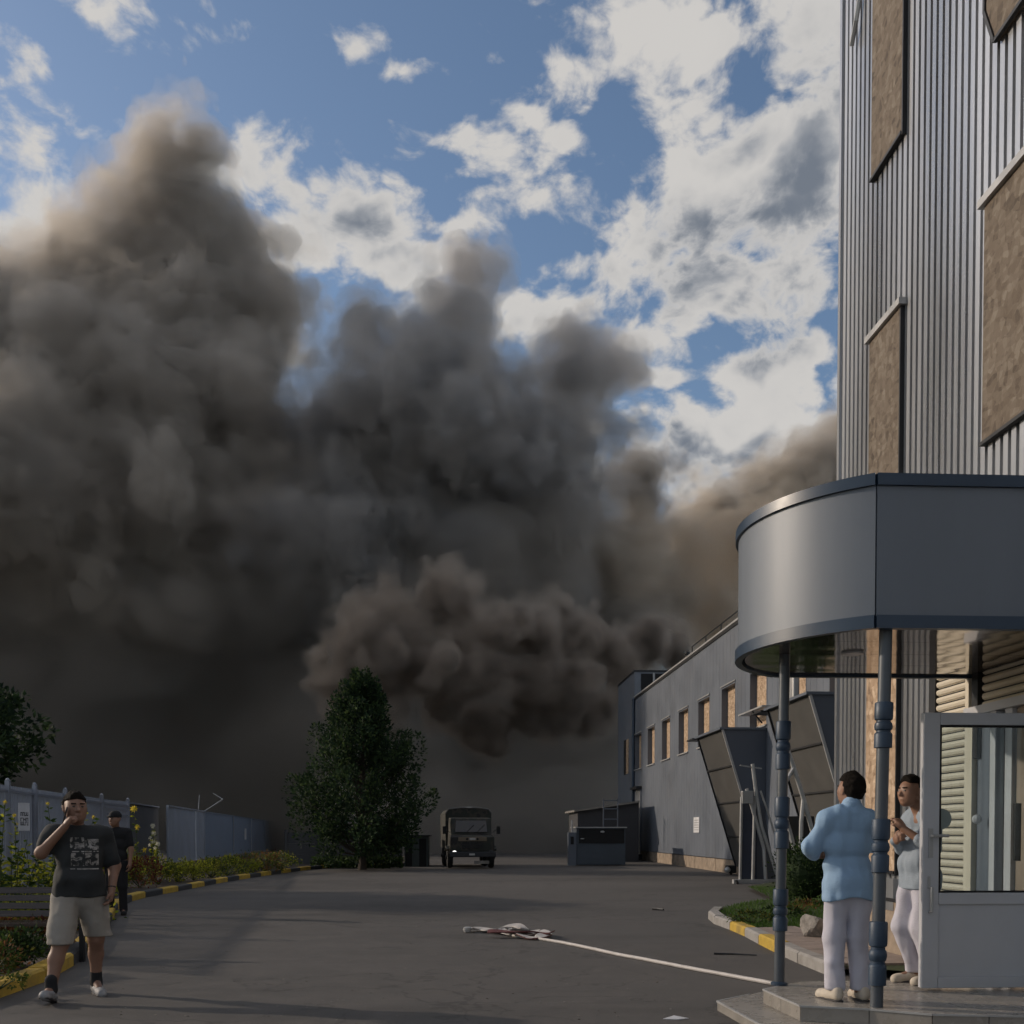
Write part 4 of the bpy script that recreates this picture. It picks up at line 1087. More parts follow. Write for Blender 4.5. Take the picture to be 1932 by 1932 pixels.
# canopy
CZ0 = 2.985
fc = onz(1650, 1183, CZ0); CZ1 = 1.5 + (1570 - 886) * (fc.y) / F * 1.0
lf = onz(1390, 1243, CZ0); bk_ = onz(1492, 1276, CZ0)
YF, YBK = fc.y, bk_.y
# circle through front corner, leftmost side and back
xl = lf.x
sag = fc.x - xl; half = (YBK - YF) / 2; R_ = (half * half + sag * sag) / (2 * sag); cy_ = (YF + YBK) / 2; cx_ = xl + R_
a0 = math.asin(min(1, half / R_))
arc = []
for k in range(49):
    a = -a0 + 2 * a0 * k / 48
    arc.append((cx_ - R_ * math.cos(a), cy_ + R_ * math.sin(a)))
canopy = thing('entrance_canopy', 'big rounded grey entrance canopy with navy edge trims', 'canopy', (cx_, cy_, CZ0))
outl = arc + [(TX - .02, YBK), (TX - .02, YF)]
M_CAN = mat('canopy_fascia', (0.14, 0.162, 0.195), 0.48, 0.1, .08, 1.6, stretch=(1, 1, .12), dirt=.28)
def strip(m, line, z0, z1, th, sgn=1):
    """thin upright band along a plan line"""
    n = len(line); inn = []
    for i in range(n):
        a = Vector(line[max(0, i - 1)]); b = Vector(line[min(n - 1, i + 1)]); e = (b - a).normalized(); inn.append((line[i][0] + e.y * th * sgn, line[i][1] - e.x * th * sgn))
    vs = []
    for A, D in zip(line, inn): vs += [(*A, z0), (*D, z0), (*D, z1), (*A, z1)]
    fs = []
    for i in range(n - 1):
        for k in range(4): fs.append((i * 4 + k, i * 4 + (k + 1) % 4, i * 4 + 4 + (k + 1) % 4, i * 4 + 4 + k))
    fs += [(3, 2, 1, 0), tuple((n - 1) * 4 + k for k in range(4))]
    m.add(vs, fs)
m = MB(); strip(m, arc, CZ0 + .085, CZ1 - .085, .05); m.build('curved_fascia', M_CAN, canopy, True)
m = MB(); m.bb((arc[0][0] + .012, YF, CZ0 + .085), (TX - .02, YF + .05, CZ1 - .085)); m.build('front_fascia', M_CAN, canopy)
m = MB(); m.bb((arc[-1][0] + .012, YBK - .05, CZ0 + .085), (TX - .02, YBK, CZ1 - .085)); m.build('back_fascia', M_CAN, canopy)
off = [(cx_ - (R_ + .025) * math.cos(-a0 + 2 * a0 * k / 48), cy_ + (R_ + .025) * math.sin(-a0 + 2 * a0 * k / 48)) for k in range(49)]
for z0, z1 in ((CZ0 - .01, CZ0 + .084), (CZ1 - .084, CZ1)):
    m = MB(); strip(m, off, z0, z1, .06); m.bb((off[0][0] + .02, YF - .025, z0), (TX - .02, YF + .04, z1)); m.bb((off[-1][0] + .02, YBK - .04, z0), (TX - .02, YBK + .025, z1)); m.build('edge_trim', M_NAVY, canopy, True)
M_SOFF = bpy.data.materials.new('glossy_soffit'); M_SOFF.use_nodes = True
b = M_SOFF.node_tree.nodes['Principled BSDF']; n = NT(M_SOFF.node_tree); co = n.new('ShaderNodeTexCoord').outputs['Object']
b.inputs['Base Color'].default_value = (.30, .27, .25, 1); b.inputs['Metallic'].default_value = .85; b.inputs['Roughness'].default_value = .06
bp = n.new('ShaderNodeBump'); bp.inputs['Strength'].default_value = .10; bp.inputs['Distance'].default_value = .05
n.put(bp.inputs['Height'], n.noise(n.vm('MULTIPLY', co, (.4, 2.2, 1)), 1.0, 1.0)); M_SOFF.node_tree.links.new(bp.outputs[0], b.inputs['Normal'])
wdt = (YBK - YF - .12) / 4
for k in range(4):      # soffit in long reflective strips
    q = clip_poly(inset(outl, .06), -10, TX - .03, YF + .06 + k * wdt + .003, YF + .06 + (k + 1) * wdt - .003)
    if len(q) > 2: MB().prism(q, CZ0 + .01, CZ0 + .03).build('soffit_panel', M_SOFF, canopy)
MB().prism(inset(outl, .07), CZ1 - .2, CZ1 - .1).build('roof_deck', M_DARK, canopy)
# pillars
M_PILLAR = mat('pillar_paint', (.075, .088, .105), .38, .1, .12, 4, dirt=.15)
M_RING = mat('pillar_ring_navy', (.026, .048, .082), .5, .1, .15, 4)
def pillar(x, y, z0, z1, clusters, label, k=1.0, lean=0.0):
    t = thing('porch_pillar', label, 'pillar', (x, y, z0), 'porch pillars under the canopy')
    MB().lathe((x, y, 0), [(.044 * k, z0), (.044 * k, z1)], 20).build('shaft', M_PILLAR, t, True)
    MB().lathe((x, y, 0), [(.07 * k, z0), (.07 * k, z0 + .02), (.05 * k, z0 + .03)], 20).build('base', M_RING, t, True)
    for (za, zb) in clusters:
        h = zb - za
        r = [(.044, 0), (.061, .01), (.061, .30), (.056, .33), (.049, .34), (.049, .38), (.058, .40), (.063, .47), (.058, .54), (.049, .56), (.049, .60), (.060, .62), (.063, .66), (.063, .97), (.058, .99), (.044, 1.0)]
        MB().lathe((x, y, 0), [(rr * k, za + f * h) for rr, f in r], 20).build('collar', M_RING, t, True)
    t.rotation_euler = (0, lean, 0)
    return t
sP = (1570 - 1181) / (CZ0 - 1.5)
YP1 = F / sP
p1 = onY(1657, 1500, YP1 + .05); p2 = onY(1472, 1560, 8.55)
pillar(p1.x, p1.y, SZ, CZ0 + .03, [(.36, .84), (1.20, 1.60), (2.12, 2.46)], 'nearer navy ringed porch pillar at the canopy corner', 1.05, math.radians(.9))
pillar(p2.x, p2.y, PZ, CZ0 + .03, [(.66, 1.02), (1.36, 1.80), (2.03, 2.44)], 'farther navy ringed porch pillar left of the man in the blue shirt', 1.0, math.radians(.6))
# open door leaf
DY = 8.2; d0 = onY(1738, 1600, DY); DX0 = d0.x; DX1 = TX - .08
DZ0, DZ1 = PZ + .02, onY(1750, 1345, DY).z
dr = thing('open_door', 'white framed glass door standing open beside the man in the grey shirt', 'door', (DX1, DY, DZ0))
MB().bb((DX0, DY - .035, DZ0), (DX0 + .135, DY + .035, DZ1)).build('stile', M_WHITE, dr, bevel=.006)
MB().bb((DX1 - .135, DY - .035, DZ0), (DX1, DY + .035, DZ1)).build('stile', M_WHITE, dr, bevel=.006)
zr0, zr1 = onY(1800, 1706, DY).z, onY(1800, 1684, DY).z
for z0, z1 in ((DZ0, DZ0 + .09), (zr0, zr1), (DZ1 - .10, DZ1)):
    MB().bb((DX0 + .136, DY - .033, z0), (DX1 - .136, DY + .033, z1)).build('rail', M_WHITE, dr, bevel=.005)
MB().bb((DX0 + .137, DY - .012, DZ0 + .091), (DX1 - .137, DY + .012, zr0 - .001)).build('lower_panel', M_WHITE, dr)
MB().bb((DX0 + .137, DY - .006, zr1 + .001), (DX1 - .137, DY + .006, DZ1 - .101)).build('pane', glassmat('door_glass'), dr)
m = MB()
for (a, b) in (((DX0 + .137, zr1), (DX0 + .15, DZ1 - .1)), ((DX1 - .15, zr1), (DX1 - .137, DZ1 - .1))): m.bb((a[0], DY - .03, a[1]), (b[0], DY + .03, b[1]))
m.bb((DX0 + .151, DY - .03, DZ1 - .115), (DX1 - .151, DY + .03, DZ1 - .102)); m.bb((DX0 + .151, DY - .03, zr1 + .002), (DX1 - .151, DY + .03, zr1 + .014)); m.build('gasket', M_BLACK, dr)
hz = onY(1755, 1577, DY).z
m = MB(); m.tube([(DX0 + .06, DY - .04, hz), (DX0 + .06, DY - .085, hz), (DX0 + .19, DY - .085, hz)], .012, 8); m.box((DX0 + .06, DY - .042, hz - .06), (.035, .014, .24)); m.build('handle', M_PALE, dr, True)
m = MB(); m.tube([(DX0 + .06, DY - .04, hz - .42), (DX0 + .06, DY - .075, hz - .42), (DX0 + .06, DY - .075, hz - .62), (DX0 + .06, DY - .04, hz - .62)], .012, 8); m.box((DX0 + .05, DY - .04, hz - .38), (.02, .012, .1)); m.build('handle', M_PALE, dr, True)
q = onY(1774, 1545, DY - .03); m = MB(); m.lathe((0, 0, 0), [(.085, -.004), (.085, .004)], 24); o = m.build('round_sticker', mat('sticker_grey_green', (.20, .24, .23), .5), dr)
for v in o.data.vertices: v.co = Vector((v.co.x + DX0 + .16, v.co.z + DY - .012, v.co.y + q.z))
# canopy downlight
c_ = (3.3, 8.4); m = MB(); m.lathe((c_[0], c_[1], 0), [(.09, CZ0 - .006), (.09, CZ0 + .009)], 18); m.build('downlight', M_WHITE, canopy, True)
# ---------------------------------------------------------------- army truck at the end of the yard
tk_p = onz(890, 1639.5); TS = .93
truck = thing('army_truck', 'dark camouflaged army truck with canvas top and one lit headlight facing the yard', 'truck', (0, 0, 0))
def camo():
    mt = bpy.data.materials.new('camouflage_paint'); mt.use_nodes = True
    nt = mt.node_tree; bs = nt.nodes['Principled BSDF']; n = NT(nt); co = n.new('ShaderNodeTexCoord').outputs['Object']
    c = n.ramp(n.noise(co, 1.9, 2.0, .5, .6), [(0, (.014, .017, .012)), (.47, (.014, .017, .012)), (.48, (.034, .029, .021)), (.58, (.034, .029, .021)), (.59, (.008, .008, .008))], 'CONSTANT')
    n.put(bs.inputs['Base Color'], c); bs.inputs['Roughness'].default_value = .6
    return mt
M_CAMO = camo(); M_TYRE = mat('tyre_rubber', (.012, .012, .013), .85); M_CANVAS = M_CAMO
M_LAMP = bpy.data.materials.new('headlight_lit'); M_LAMP.use_nodes = True
b = M_LAMP.node_tree.nodes['Principled BSDF']; b.inputs['Emission Color'].default_value = (1, .97, .9, 1); b.inputs['Emission Strength'].default_value = 2.6
M_CHROME = mat('lamp_chrome', (.55, .55, .55), .2, .8)
M_SAND = mat('sand_band', (.16, .125, .085), .6, 0, .25, 3)
M_WIND = mat('windscreen', (.018, .022, .035), .08, 0, .1)
# local frame: front faces -Y, X right, origin under the front axle
def T(m, name, mt_, parent=truck, smooth=False, bevel=0.0):
    o = m.build(name, mt_, parent, smooth, bevel); return o
m = MB(); m.bb((-.42, -.3, .55), (.42, 5.6, .75)); T(m, 'chassis', M_DARK)
a = [Vector((x, y, z)) for x, y, z in ((-.98, -.55, .75), (-.98, -.55, 1.42), (-.92, .12, 1.52), (-.92, .30, 2.24), (-.92, 1.45, 2.28), (-.98, 1.55, .75))]
b2 = [Vector((-p.x, p.y, p.z)) for p in a]
cab = T(MB().hull(a, b2), 'cab', M_CAMO, truck, False, .05)
m = MB(); ws = [Vector((-.72, .115, 1.62)), Vector((.72, .115, 1.62)), Vector((.68, .272, 2.13)), Vector((-.68, .272, 2.13))]
ws = [p + Vector((0, -.03, 0)) for p in ws]; T(MB().hull(ws, [p + Vector((0, .02, 0)) for p in ws]), 'windscreen', M_WIND)
for x in (-.22, .25): T(MB().bar((x, .07, 1.60), (x + .35, .13, 1.95), .015, .015), 'wiper', M_BLACK)
T(MB().bb((-.62, -.585, 1.22), (.62, -.552, 1.40)), 'sand_band', M_SAND)
for x in (-.24, .22): T(MB().ball((x, -.59, 1.31), (.05, .02, .06), 8, 6), 'badge', M_BLACK)
T(MB().bb((-.13, -.592, 1.27), (.13, -.586, 1.36)), 'number_plate', M_PALE)
m = MB()
for k in range(5): m.bb((-.48, -.60, .93 + k * .055), (.48, -.552, .96 + k * .055))
T(m, 'grille', M_DARK)
T(MB().bb((-1.02, -.78, .52), (1.02, -.60, .76)), 'bumper', mat('bumper_dark', (.018, .02, .024), .5), truck, False, .03)
T(MB().bb((.05, -.74, .22), (.72, -.70, .36)), 'tow_plate', M_CONC)
T(MB().bb((-.16, -.80, .60), (.08, -.785, .68)), 'number_plate', M_PALE)
for x, mt_ in ((-.80, M_LAMP), (.82, M_CHROME)):
    h = T(MB().lathe((0, 0, 0), [(.10, 0), (.13, .02), (.13, .06), (.105, .075)], 16), 'headlight', M_DARK)
    for v in h.data.vertices: v.co = Vector((v.co.x + x, -.60 - v.co.z, v.co.y + .70))
    l = T(MB().ball((x, -.675, .70), (.11 if x < 0 else .08, .03, .10 if x < 0 else .06), 12, 8), 'lens', mt_, h, True)
for s in (-1, 1):
    T(MB().hull([Vector((s * .99, y, z)) for y, z in ((-.1, .85), (.25, 1.0), (.9, 1.0), (1.15, .8), (1.05, .74), (.85, .9), (.3, .9), (0, .78))], [Vector((s * 1.12, y, z)) for y, z in ((-.1, .85), (.25, 1.0), (.9, 1.0), (1.15, .8), (1.05, .74), (.85, .9), (.3, .9), (0, .78))]), 'mudguard', M_CAMO)
    mr = T(MB().bar((s * .95, .05, 1.6), (s * 1.2, -.05, 1.78), .025, .025), 'mirror_arm', M_DARK); T(MB().box((s * 1.2, -.05, 1.7), (.16, .05, .34)), 'mirror', M_BLACK, mr)
    dw = T(MB().bb((s * .90 - .012, .42, 1.58), (s * .90 + .012, 1.25, 2.12)), 'side_window', M_WIND)
    for y in (.58, 3.3, 4.4):
        w = T(MB().lathe((0, 0, 0), [(.36, -.13), (.46, -.11), (.49, -.04), (.49, .04), (.46, .11), (.36, .13)], 20), 'wheel', M_TYRE)
        for v in w.data.vertices: v.co = Vector((v.co.z + s * .93, v.co.x + y, v.co.y + .49))
        r = T(MB().lathe((0, 0, 0), [(.28, 0), (.2, .03), (.1, .03), (.08, .09)], 16), 'hub', M_DARK, w)
        for v in r.data.vertices: v.co = Vector((s * (v.co.z + .10) + s * .93, v.co.x + y, v.co.y + .49))
T(MB().bb((-1.05, 1.7, .85), (1.05, 5.7, 1.55)), 'cargo_bed', M_CAMO)
def arch(y): return [Vector((1.06 * math.cos(t) if False else x, y, z)) for x, z in ((-1.06, 1.55), (-1.06, 2.48), (-.92, 2.66), (-.4, 2.73), (.4, 2.73), (.92, 2.66), (1.06, 2.48), (1.06, 1.55))]
T(MB().hull(arch(5.7), arch(1.6)), 'canvas_cover', M_CAMO)
m = MB(); m.tube([p + Vector((0, -.02, .01)) for p in arch(1.6)[1:-1]], .035, 6); T(m, 'front_hoop', mat('hoop_grey', (.16, .155, .15), .6))
T(MB().box((0.02, 1.55, 2.76), (.22, .1, .07)), 'roof_marker', M_PALE)
truck.location = (tk_p.x, tk_p.y + .7, 0); truck.rotation_euler = (0, 0, math.radians(4)); truck.scale = (TS, TS, TS)

# ---------------------------------------------------------------- bench
bq = onz(151, 1817, .0); BY = bq.y + .15; BX1 = bq.x + .03; BX0 = BX1 - 1.9
bench = thing('park_bench', 'dark slatted park bench in the flower bed behind the man with the phone', 'bench', ((BX0 + BX1) / 2, BY, 0))
for k in range(4): MB().bb((BX0, BY - .02 + k * .125, .41), (BX1 - .08, BY + .075 + k * .125, .445)).build('seat_slat', M_WOOD, bench)
for k in range(4):
    z = .52 + k * .092; y = BY + .50 + k * .025; MB().box(((BX0 + BX1 - .08) / 2, y, z), (BX1 - .08 - BX0, .028, .074), Matrix.Rotation(-.25, 3, 'X')).build('back_slat', M_WOOD, bench)
for x in (BX0 + .12, BX1 - .05):
    m = MB(); m.bar((x, BY - .02, 0), (x, BY - .02, .62), .05, .06); m.bar((x, BY + .5, 0), (x, BY + .48, .42), .05, .06); m.bar((x, BY + .48, .40), (x, BY + .60, .86), .05, .05); m.bar((x, BY - .03, .385), (x, BY + .5, .385), .05, .045); m.bar((x, BY - .04, .64), (x, BY + .54, .66), .055, .03)
    m.build('leg_frame', M_BLACK, bench)
# ---------------------------------------------------------------- fire hose and cable on the asphalt
M_HOSE = mat('hose_white', (.50, .47, .45), .6, 0, .15, 8, dirt=.35); M_HOSER = mat('hose_dark_red', (.11, .03, .03), .7, 0, .2, 8)
hp = [onz(u, v) for u, v in ((882, 1760), (905, 1756), (930, 1762), (960, 1755), (950, 1764), (925, 1760), (990, 1769), (1010, 1763), (1040, 1770), (1005, 1775), (962, 1766), (935, 1758), (965, 1752), (990, 1758))]
hose = thing('fire_hose', 'flattened white and dark red hose bundle lying on the asphalt', 'hose', tuple(hp[5]))
def ribbon(pts, w, name, mt_, parent, seed, h=.05):
    rd = random.Random(seed); P = [Vector(p) for p in pts]
    for _ in range(3):
        q = [P[0]]
        for a, b in zip(P, P[1:]): q += [a * .75 + b * .25, a * .25 + b * .75]
        P = q + [P[-1]]
    m = MB(); vs = []
    for i, p in enumerate(P):
        d = (P[min(i + 1, len(P) - 1)] - P[max(i - 1, 0)]).normalized(); s = Vector((-d.y, d.x, 0)) * w / 2; tw = math.sin(i * .31 + seed) * h; z = .012 + abs(math.sin(i * .17 + seed)) * h
        vs += [p - s + Vector((0, 0, z + max(0, tw))), p + s + Vector((0, 0, z + max(0, -tw))), p + s + Vector((0, 0, z + max(0, -tw) + .014)), p - s + Vector((0, 0, z + max(0, tw) + .014))]
    fs = []
    for i in range(len(P) - 1):
        for k in range(4): fs.append((i * 4 + k, i * 4 + (k + 1) % 4, i * 4 + 4 + (k + 1) % 4, i * 4 + 4 + k))
    fs += [(3, 2, 1, 0), tuple((len(P) - 1) * 4 + k for k in range(4))]
    m.add(vs, fs); return m.build(name, mt_, parent)
ribbon(hp[:8], .16, 'hose_fold', M_HOSE, hose, 1, .03); ribbon(hp[4:11], .15, 'hose_fold', M_HOSER, hose, 2, .03); ribbon(hp[7:], .14, 'hose_fold', M_HOSE, hose, 3, .035)
ribbon([hp[8] + Vector((-.9, .1, .03)), hp[8] + Vector((-.2, .05, .05)), hp[8] + Vector((.0, -.1, .03))], .16, 'hose_fold', M_HOSER, hose, 4, .03)
MB().lathe((hp[0].x, hp[0].y, 0), [(.05, .01), (.06, .03), (.06, .08), (.04, .09)], 12).build('coupling', M_PALE, hose, True)
cp = [onz(u, v) for u, v in ((968, 1768), (1040, 1777), (1100, 1789), (1170, 1805), (1210, 1812), (1300, 1830), (1380, 1845), (1450, 1858), (1475, 1863))]
P = [p + Vector((0, 0, .022)) for p in cp]
for _ in range(2):
    q = [P[0]]
    for a, b in zip(P, P[1:]): q += [a * .75 + b * .25, a * .25 + b * .75]
    P = q + [P[-1]]
rd = random.Random(6); P = [p + Vector((0, rd.gauss(0, .006), 0)) for p in P]
tag(MB().tube(P, .021, 8).build('cable', M_HOSE, None, True), 'thin white hose running from the bundle to the porch', 'hose')
rd = random.Random(44); m = MB()      # grit and leaf litter blown over the yard
for k in range(420):
    p = onz(rd.uniform(150, 1500), rd.uniform(1660, 1932)) if k % 3 else onz(rd.uniform(150, 700), rd.uniform(1700, 1932))
    s_ = rd.uniform(.005, .016); a_ = rd.uniform(0, 6.28); vs = [p + Vector((math.cos(a_ + q * 2.1) * s_, math.sin(a_ + q * 2.1) * s_ * .7, .003)) for q in range(3)]
    m.add(vs + [p + Vector((0, 0, s_ * .6))], [(0, 1, 3), (1, 2, 3), (2, 0, 3)], rd.choice((0, 0, 1)))
tag(m.build('litter', [M_CONC, M_BARK]), 'scattered grit and dry leaf litter on the asphalt', 'litter', kind='stuff')
# sticks, scraps
for i, (u0, v0, u1, v1, r, lab) in enumerate(((1347, 1799, 1428, 1802, .014, 'dark stick lying on the asphalt near the kerb corner'), (1232, 1760 - 46, 1252, 1716, .03, 'short dark scrap lying alone in the middle of the yard'))):
    a, b = onz(u0, v0, r), onz(u1, v1, r); m = MB(); m.tube([a, (a + b) / 2 + Vector((0, .04, 0)), b], [r, r * .8, r * .6], 6); tag(m.build('stick', M_DARK), lab, 'stick')
p = onz(1272, 1923); m = MB(); m.add([(p.x - .09, p.y, .006), (p.x + .02, p.y - .05, .012), (p.x + .12, p.y + .01, .006), (p.x + .01, p.y + .06, .02), (p.x - .09, p.y, .002), (p.x + .02, p.y - .05, .003), (p.x + .12, p.y + .01, .002), (p.x + .01, p.y + .06, .004)], [(0, 1, 2, 3), (7, 6, 5, 4), (0, 4, 5, 1), (1, 5, 6, 2), (2, 6, 7, 3), (3, 7, 4, 0)])
tag(m.build('paper_scrap', M_PAPER), 'pale paper scrap on the asphalt near the porch step', 'scrap')
# ---------------------------------------------------------------- smoke
def noise3(shape, cells, rng):
    """smooth lattice noise on a grid, 'cells' = voxels per lattice cell"""
    cells = cells if isinstance(cells, (tuple, list)) else (cells,) * 3
    ls = [int(math.ceil(n / c)) + 3 for n, c in zip(shape, cells)]
    a = rng.standard_normal(ls).astype(np.float32)
    for ax, n in enumerate(shape):
        x = np.arange(n, dtype=np.float32) / cells[ax] + 0.37
        i = np.floor(x).astype(int); t = x - i
        t = t * t * (3 - 2 * t)
        sh = [1, 1, 1]; sh[ax] = n; t = t.reshape(sh).astype(np.float32)
        a = np.take(a, i, axis=ax) * (1 - t) + np.take(a, i + 1, axis=ax) * t
    return a

def plume(name, puffs, vox, bil, fine, rngseed, shells, melt=1.2, calm=None):
    """A body of smoke: puffs (u, v, distance, radius px) melted together, roughened into billows, turned into closed shells.
    bil = (billow size m, height m); calm = (z0, z1): below z0 the billows fade out"""
    rng = np.random.default_rng(rngseed)
    cs, rs = [], []
    for (u, v, Y, r) in puffs:
        cs.append(onY(u, v, Y)); rs.append(r * Y / F)
    cs = np.array([tuple(c) for c in cs]); rs = np.array(rs)
    pad = sum(b[1] for b in bil + fine) * 0.8 + 1.2 + 3 * vox
    lo = (cs - rs[:, None]).min(0) - pad
    hi = (cs + rs[:, None]).max(0) + pad
    lo[2] = max(lo[2], -2.5)
    shape = np.ceil((hi - lo) / vox).astype(int) + 1
    f = np.full(shape, 1e-6, np.float32)
    ax = [lo[k] + vox * np.arange(shape[k]) for k in range(3)]
    for c, r in zip(cs, rs):
        R = r + pad
        i0 = np.maximum(((c - R - lo) / vox).astype(int), 0)
        i1 = np.minimum(((c + R - lo) / vox).astype(int) + 2, shape)
        if (i1 <= i0).any(): continue
        x, y, z = [(ax[k][i0[k]:i1[k]] - c[k]).astype(np.float32) for k in range(3)]
        d = np.sqrt(x[:, None, None] ** 2 + y[None, :, None] ** 2 + z[None, None, :] ** 2)
        f[i0[0]:i1[0], i0[1]:i1[1], i0[2]:i1[2]] += np.exp(np.clip((r - d) / melt, -12, 12))
    f = melt * np.log(f)
    nz = np.zeros(shape, np.float32)
    for cell, amp in bil:
        nz += amp * (np.minimum(np.abs(noise3(shape, cell / vox, rng)), 1.25) - 0.68)
    if calm:
        t = np.clip((ax[2] - calm[0]) / (calm[1] - calm[0]), 0, 1)
        nz *= (0.3 + 0.7 * t * t * (3 - 2 * t)).astype(np.float32)[None, None, :]
    f = f + nz
    root = None
    for i, (iso, mat_) in enumerate(shells):
        h = f - iso
        for cell, amp in fine:                  # every shell frays in its own way
            h = h + amp * np.clip(noise3(shape, cell / vox, rng), -1.6, 1.6)
        h[:2] = -9; h[-2:] = -9; h[:, :2] = -9; h[:, -2:] = -9; h[:, :, :2] = -9; h[:, :, -2:] = -9
        g = openvdb.FloatGrid(-9.0)
        g.copyFromArray(h.astype(np.float32))
        p, q = g.convertToQuads(0.0)
        p = p * vox + lo
        me = bpy.data.meshes.new(name)
        me.vertices.add(len(p)); me.vertices.foreach_set('co', p.astype(np.float32).ravel())
        me.loops.add(q.size); me.loops.foreach_set('vertex_index', q[:, ::-1].astype(np.int32).ravel())
        me.polygons.add(len(q)); me.polygons.foreach_set('loop_start', np.arange(0, q.size, 4, dtype=np.int32))
        me.update(calc_edges=True); me.validate()
        me.materials.append(mat_)
        o = bpy.data.objects.new(name if i == 0 else 'smoke_core', me)
        COL.objects.link(o)
        if root is None: root = o
        else: o.parent = root
    return root

def smoke_mat(name, color, density, aniso=0.2):
    mt = bpy.data.materials.new(name); mt.use_nodes = True
    nt = mt.node_tree; nt.nodes.clear(); n = NT(nt)
    v = n.new('ShaderNodeVolumePrincipled')
    v.inputs['Color'].default_value = (*color, 1)
    v.inputs['Density'].default_value = density
    v.inputs['Anisotropy'].default_value = aniso
    out = n.new('ShaderNodeOutputMaterial')
    nt.links.new(v.outputs[0], out.inputs['Volume'])
    return mt

def grow(seeds, n, lo, hi, seed, flat=0.9):
    """adds smaller puffs on the skin of the given ones"""
    rd = random.Random(seed); out = list(seeds)
    for k in range(n):
        u, v, Y, r = rd.choice(seeds)
        a = rd.uniform(-0.3, math.pi + 0.3); f = rd.uniform(lo, hi)
        dY = rd.uniform(-0.8, 0.5) * r * Y / F
        out.append((u + math.cos(a) * r * flat, v - math.sin(a) * r * flat, Y + dY, r * f))
    return out
# ---------------------------------------------------------------- people: bodies and clothes grown from tapered limbs
def grown(name, groups, vox, mt_, parent, folds=None, cuts=(), seed=1):
    """groups: list of (softness, [limb, ...]); limb = (a, ra, b, rb[, depth ratio]); folds = (cell, height); cuts = keep-functions on x,y,z"""
    pts, rs = [], []
    for k, L in groups:
        for l in L: pts += [l[0], l[2]]; rs += [l[1], l[3]]
    pts = np.array(pts, float); rs = np.array(rs)[:, None] + .05
    lo, hi = (pts - rs).min(0), (pts + rs).max(0)
    shape = np.ceil((hi - lo) / vox).astype(int) + 1
    ax = [(lo[k] + vox * np.arange(shape[k])).astype(np.float32) for k in range(3)]
    X, Y, Z = ax[0][:, None, None], ax[1][None, :, None], ax[2][None, None, :]
    tot = None
    for k, L in groups:
        acc = np.zeros(shape, np.float32)
        for l in L:
            a, ra, b, rb = l[:4]; dr = l[4] if len(l) > 4 else 1.0
            d = [b[0] - a[0], (b[1] - a[1]) / dr, b[2] - a[2]]; dd = sum(c * c for c in d) + 1e-9
            px, py, pz = X - a[0], (Y - a[1]) / dr, Z - a[2]
            t = np.clip((px * d[0] + py * d[1] + pz * d[2]) / dd, 0, 1)
            dist = np.sqrt((px - d[0] * t) ** 2 + (py - d[1] * t) ** 2 + (pz - d[2] * t) ** 2) - (ra + (rb - ra) * t)
            acc += np.exp(np.clip(-dist * (0.5 + .5 * dr) / k, -60, 30))
        f = k * np.log(acc + 1e-26)
        tot = f if tot is None else np.maximum(tot, f)
    if folds:
        rng = np.random.default_rng(seed)
        for cell, amp in folds: tot = tot + amp * noise3(tuple(shape), tuple(c / vox for c in cell) if isinstance(cell, tuple) else cell / vox, rng)
    for c in cuts: tot = np.minimum(tot, c(X, Y, Z) + 0 * tot)
    tot[0] = tot[-1] = -1; tot[:, 0] = tot[:, -1] = -1; tot[:, :, 0] = tot[:, :, -1] = -1
    g = openvdb.FloatGrid(-1.0); g.copyFromArray(tot.astype(np.float32))
    p, q = g.convertToQuads(0.0); p = p * vox + lo
    me = bpy.data.meshes.new(name)
    me.vertices.add(len(p)); me.vertices.foreach_set('co', p.astype(np.float32).ravel())
    me.loops.add(q.size); me.loops.foreach_set('vertex_index', q[:, ::-1].astype(np.int32).ravel())
    me.polygons.add(len(q)); me.polygons.foreach_set('loop_start', np.arange(0, q.size, 4, dtype=np.int32))
    me.update(calc_edges=True); me.validate(); me.materials.append(mt_)
    me.polygons.foreach_set('use_smooth', [True] * len(me.polygons))
    o = bpy.data.objects.new(name, me); COL.objects.link(o); o.parent = parent
    return o
def V(*a): return np.array(a, float)
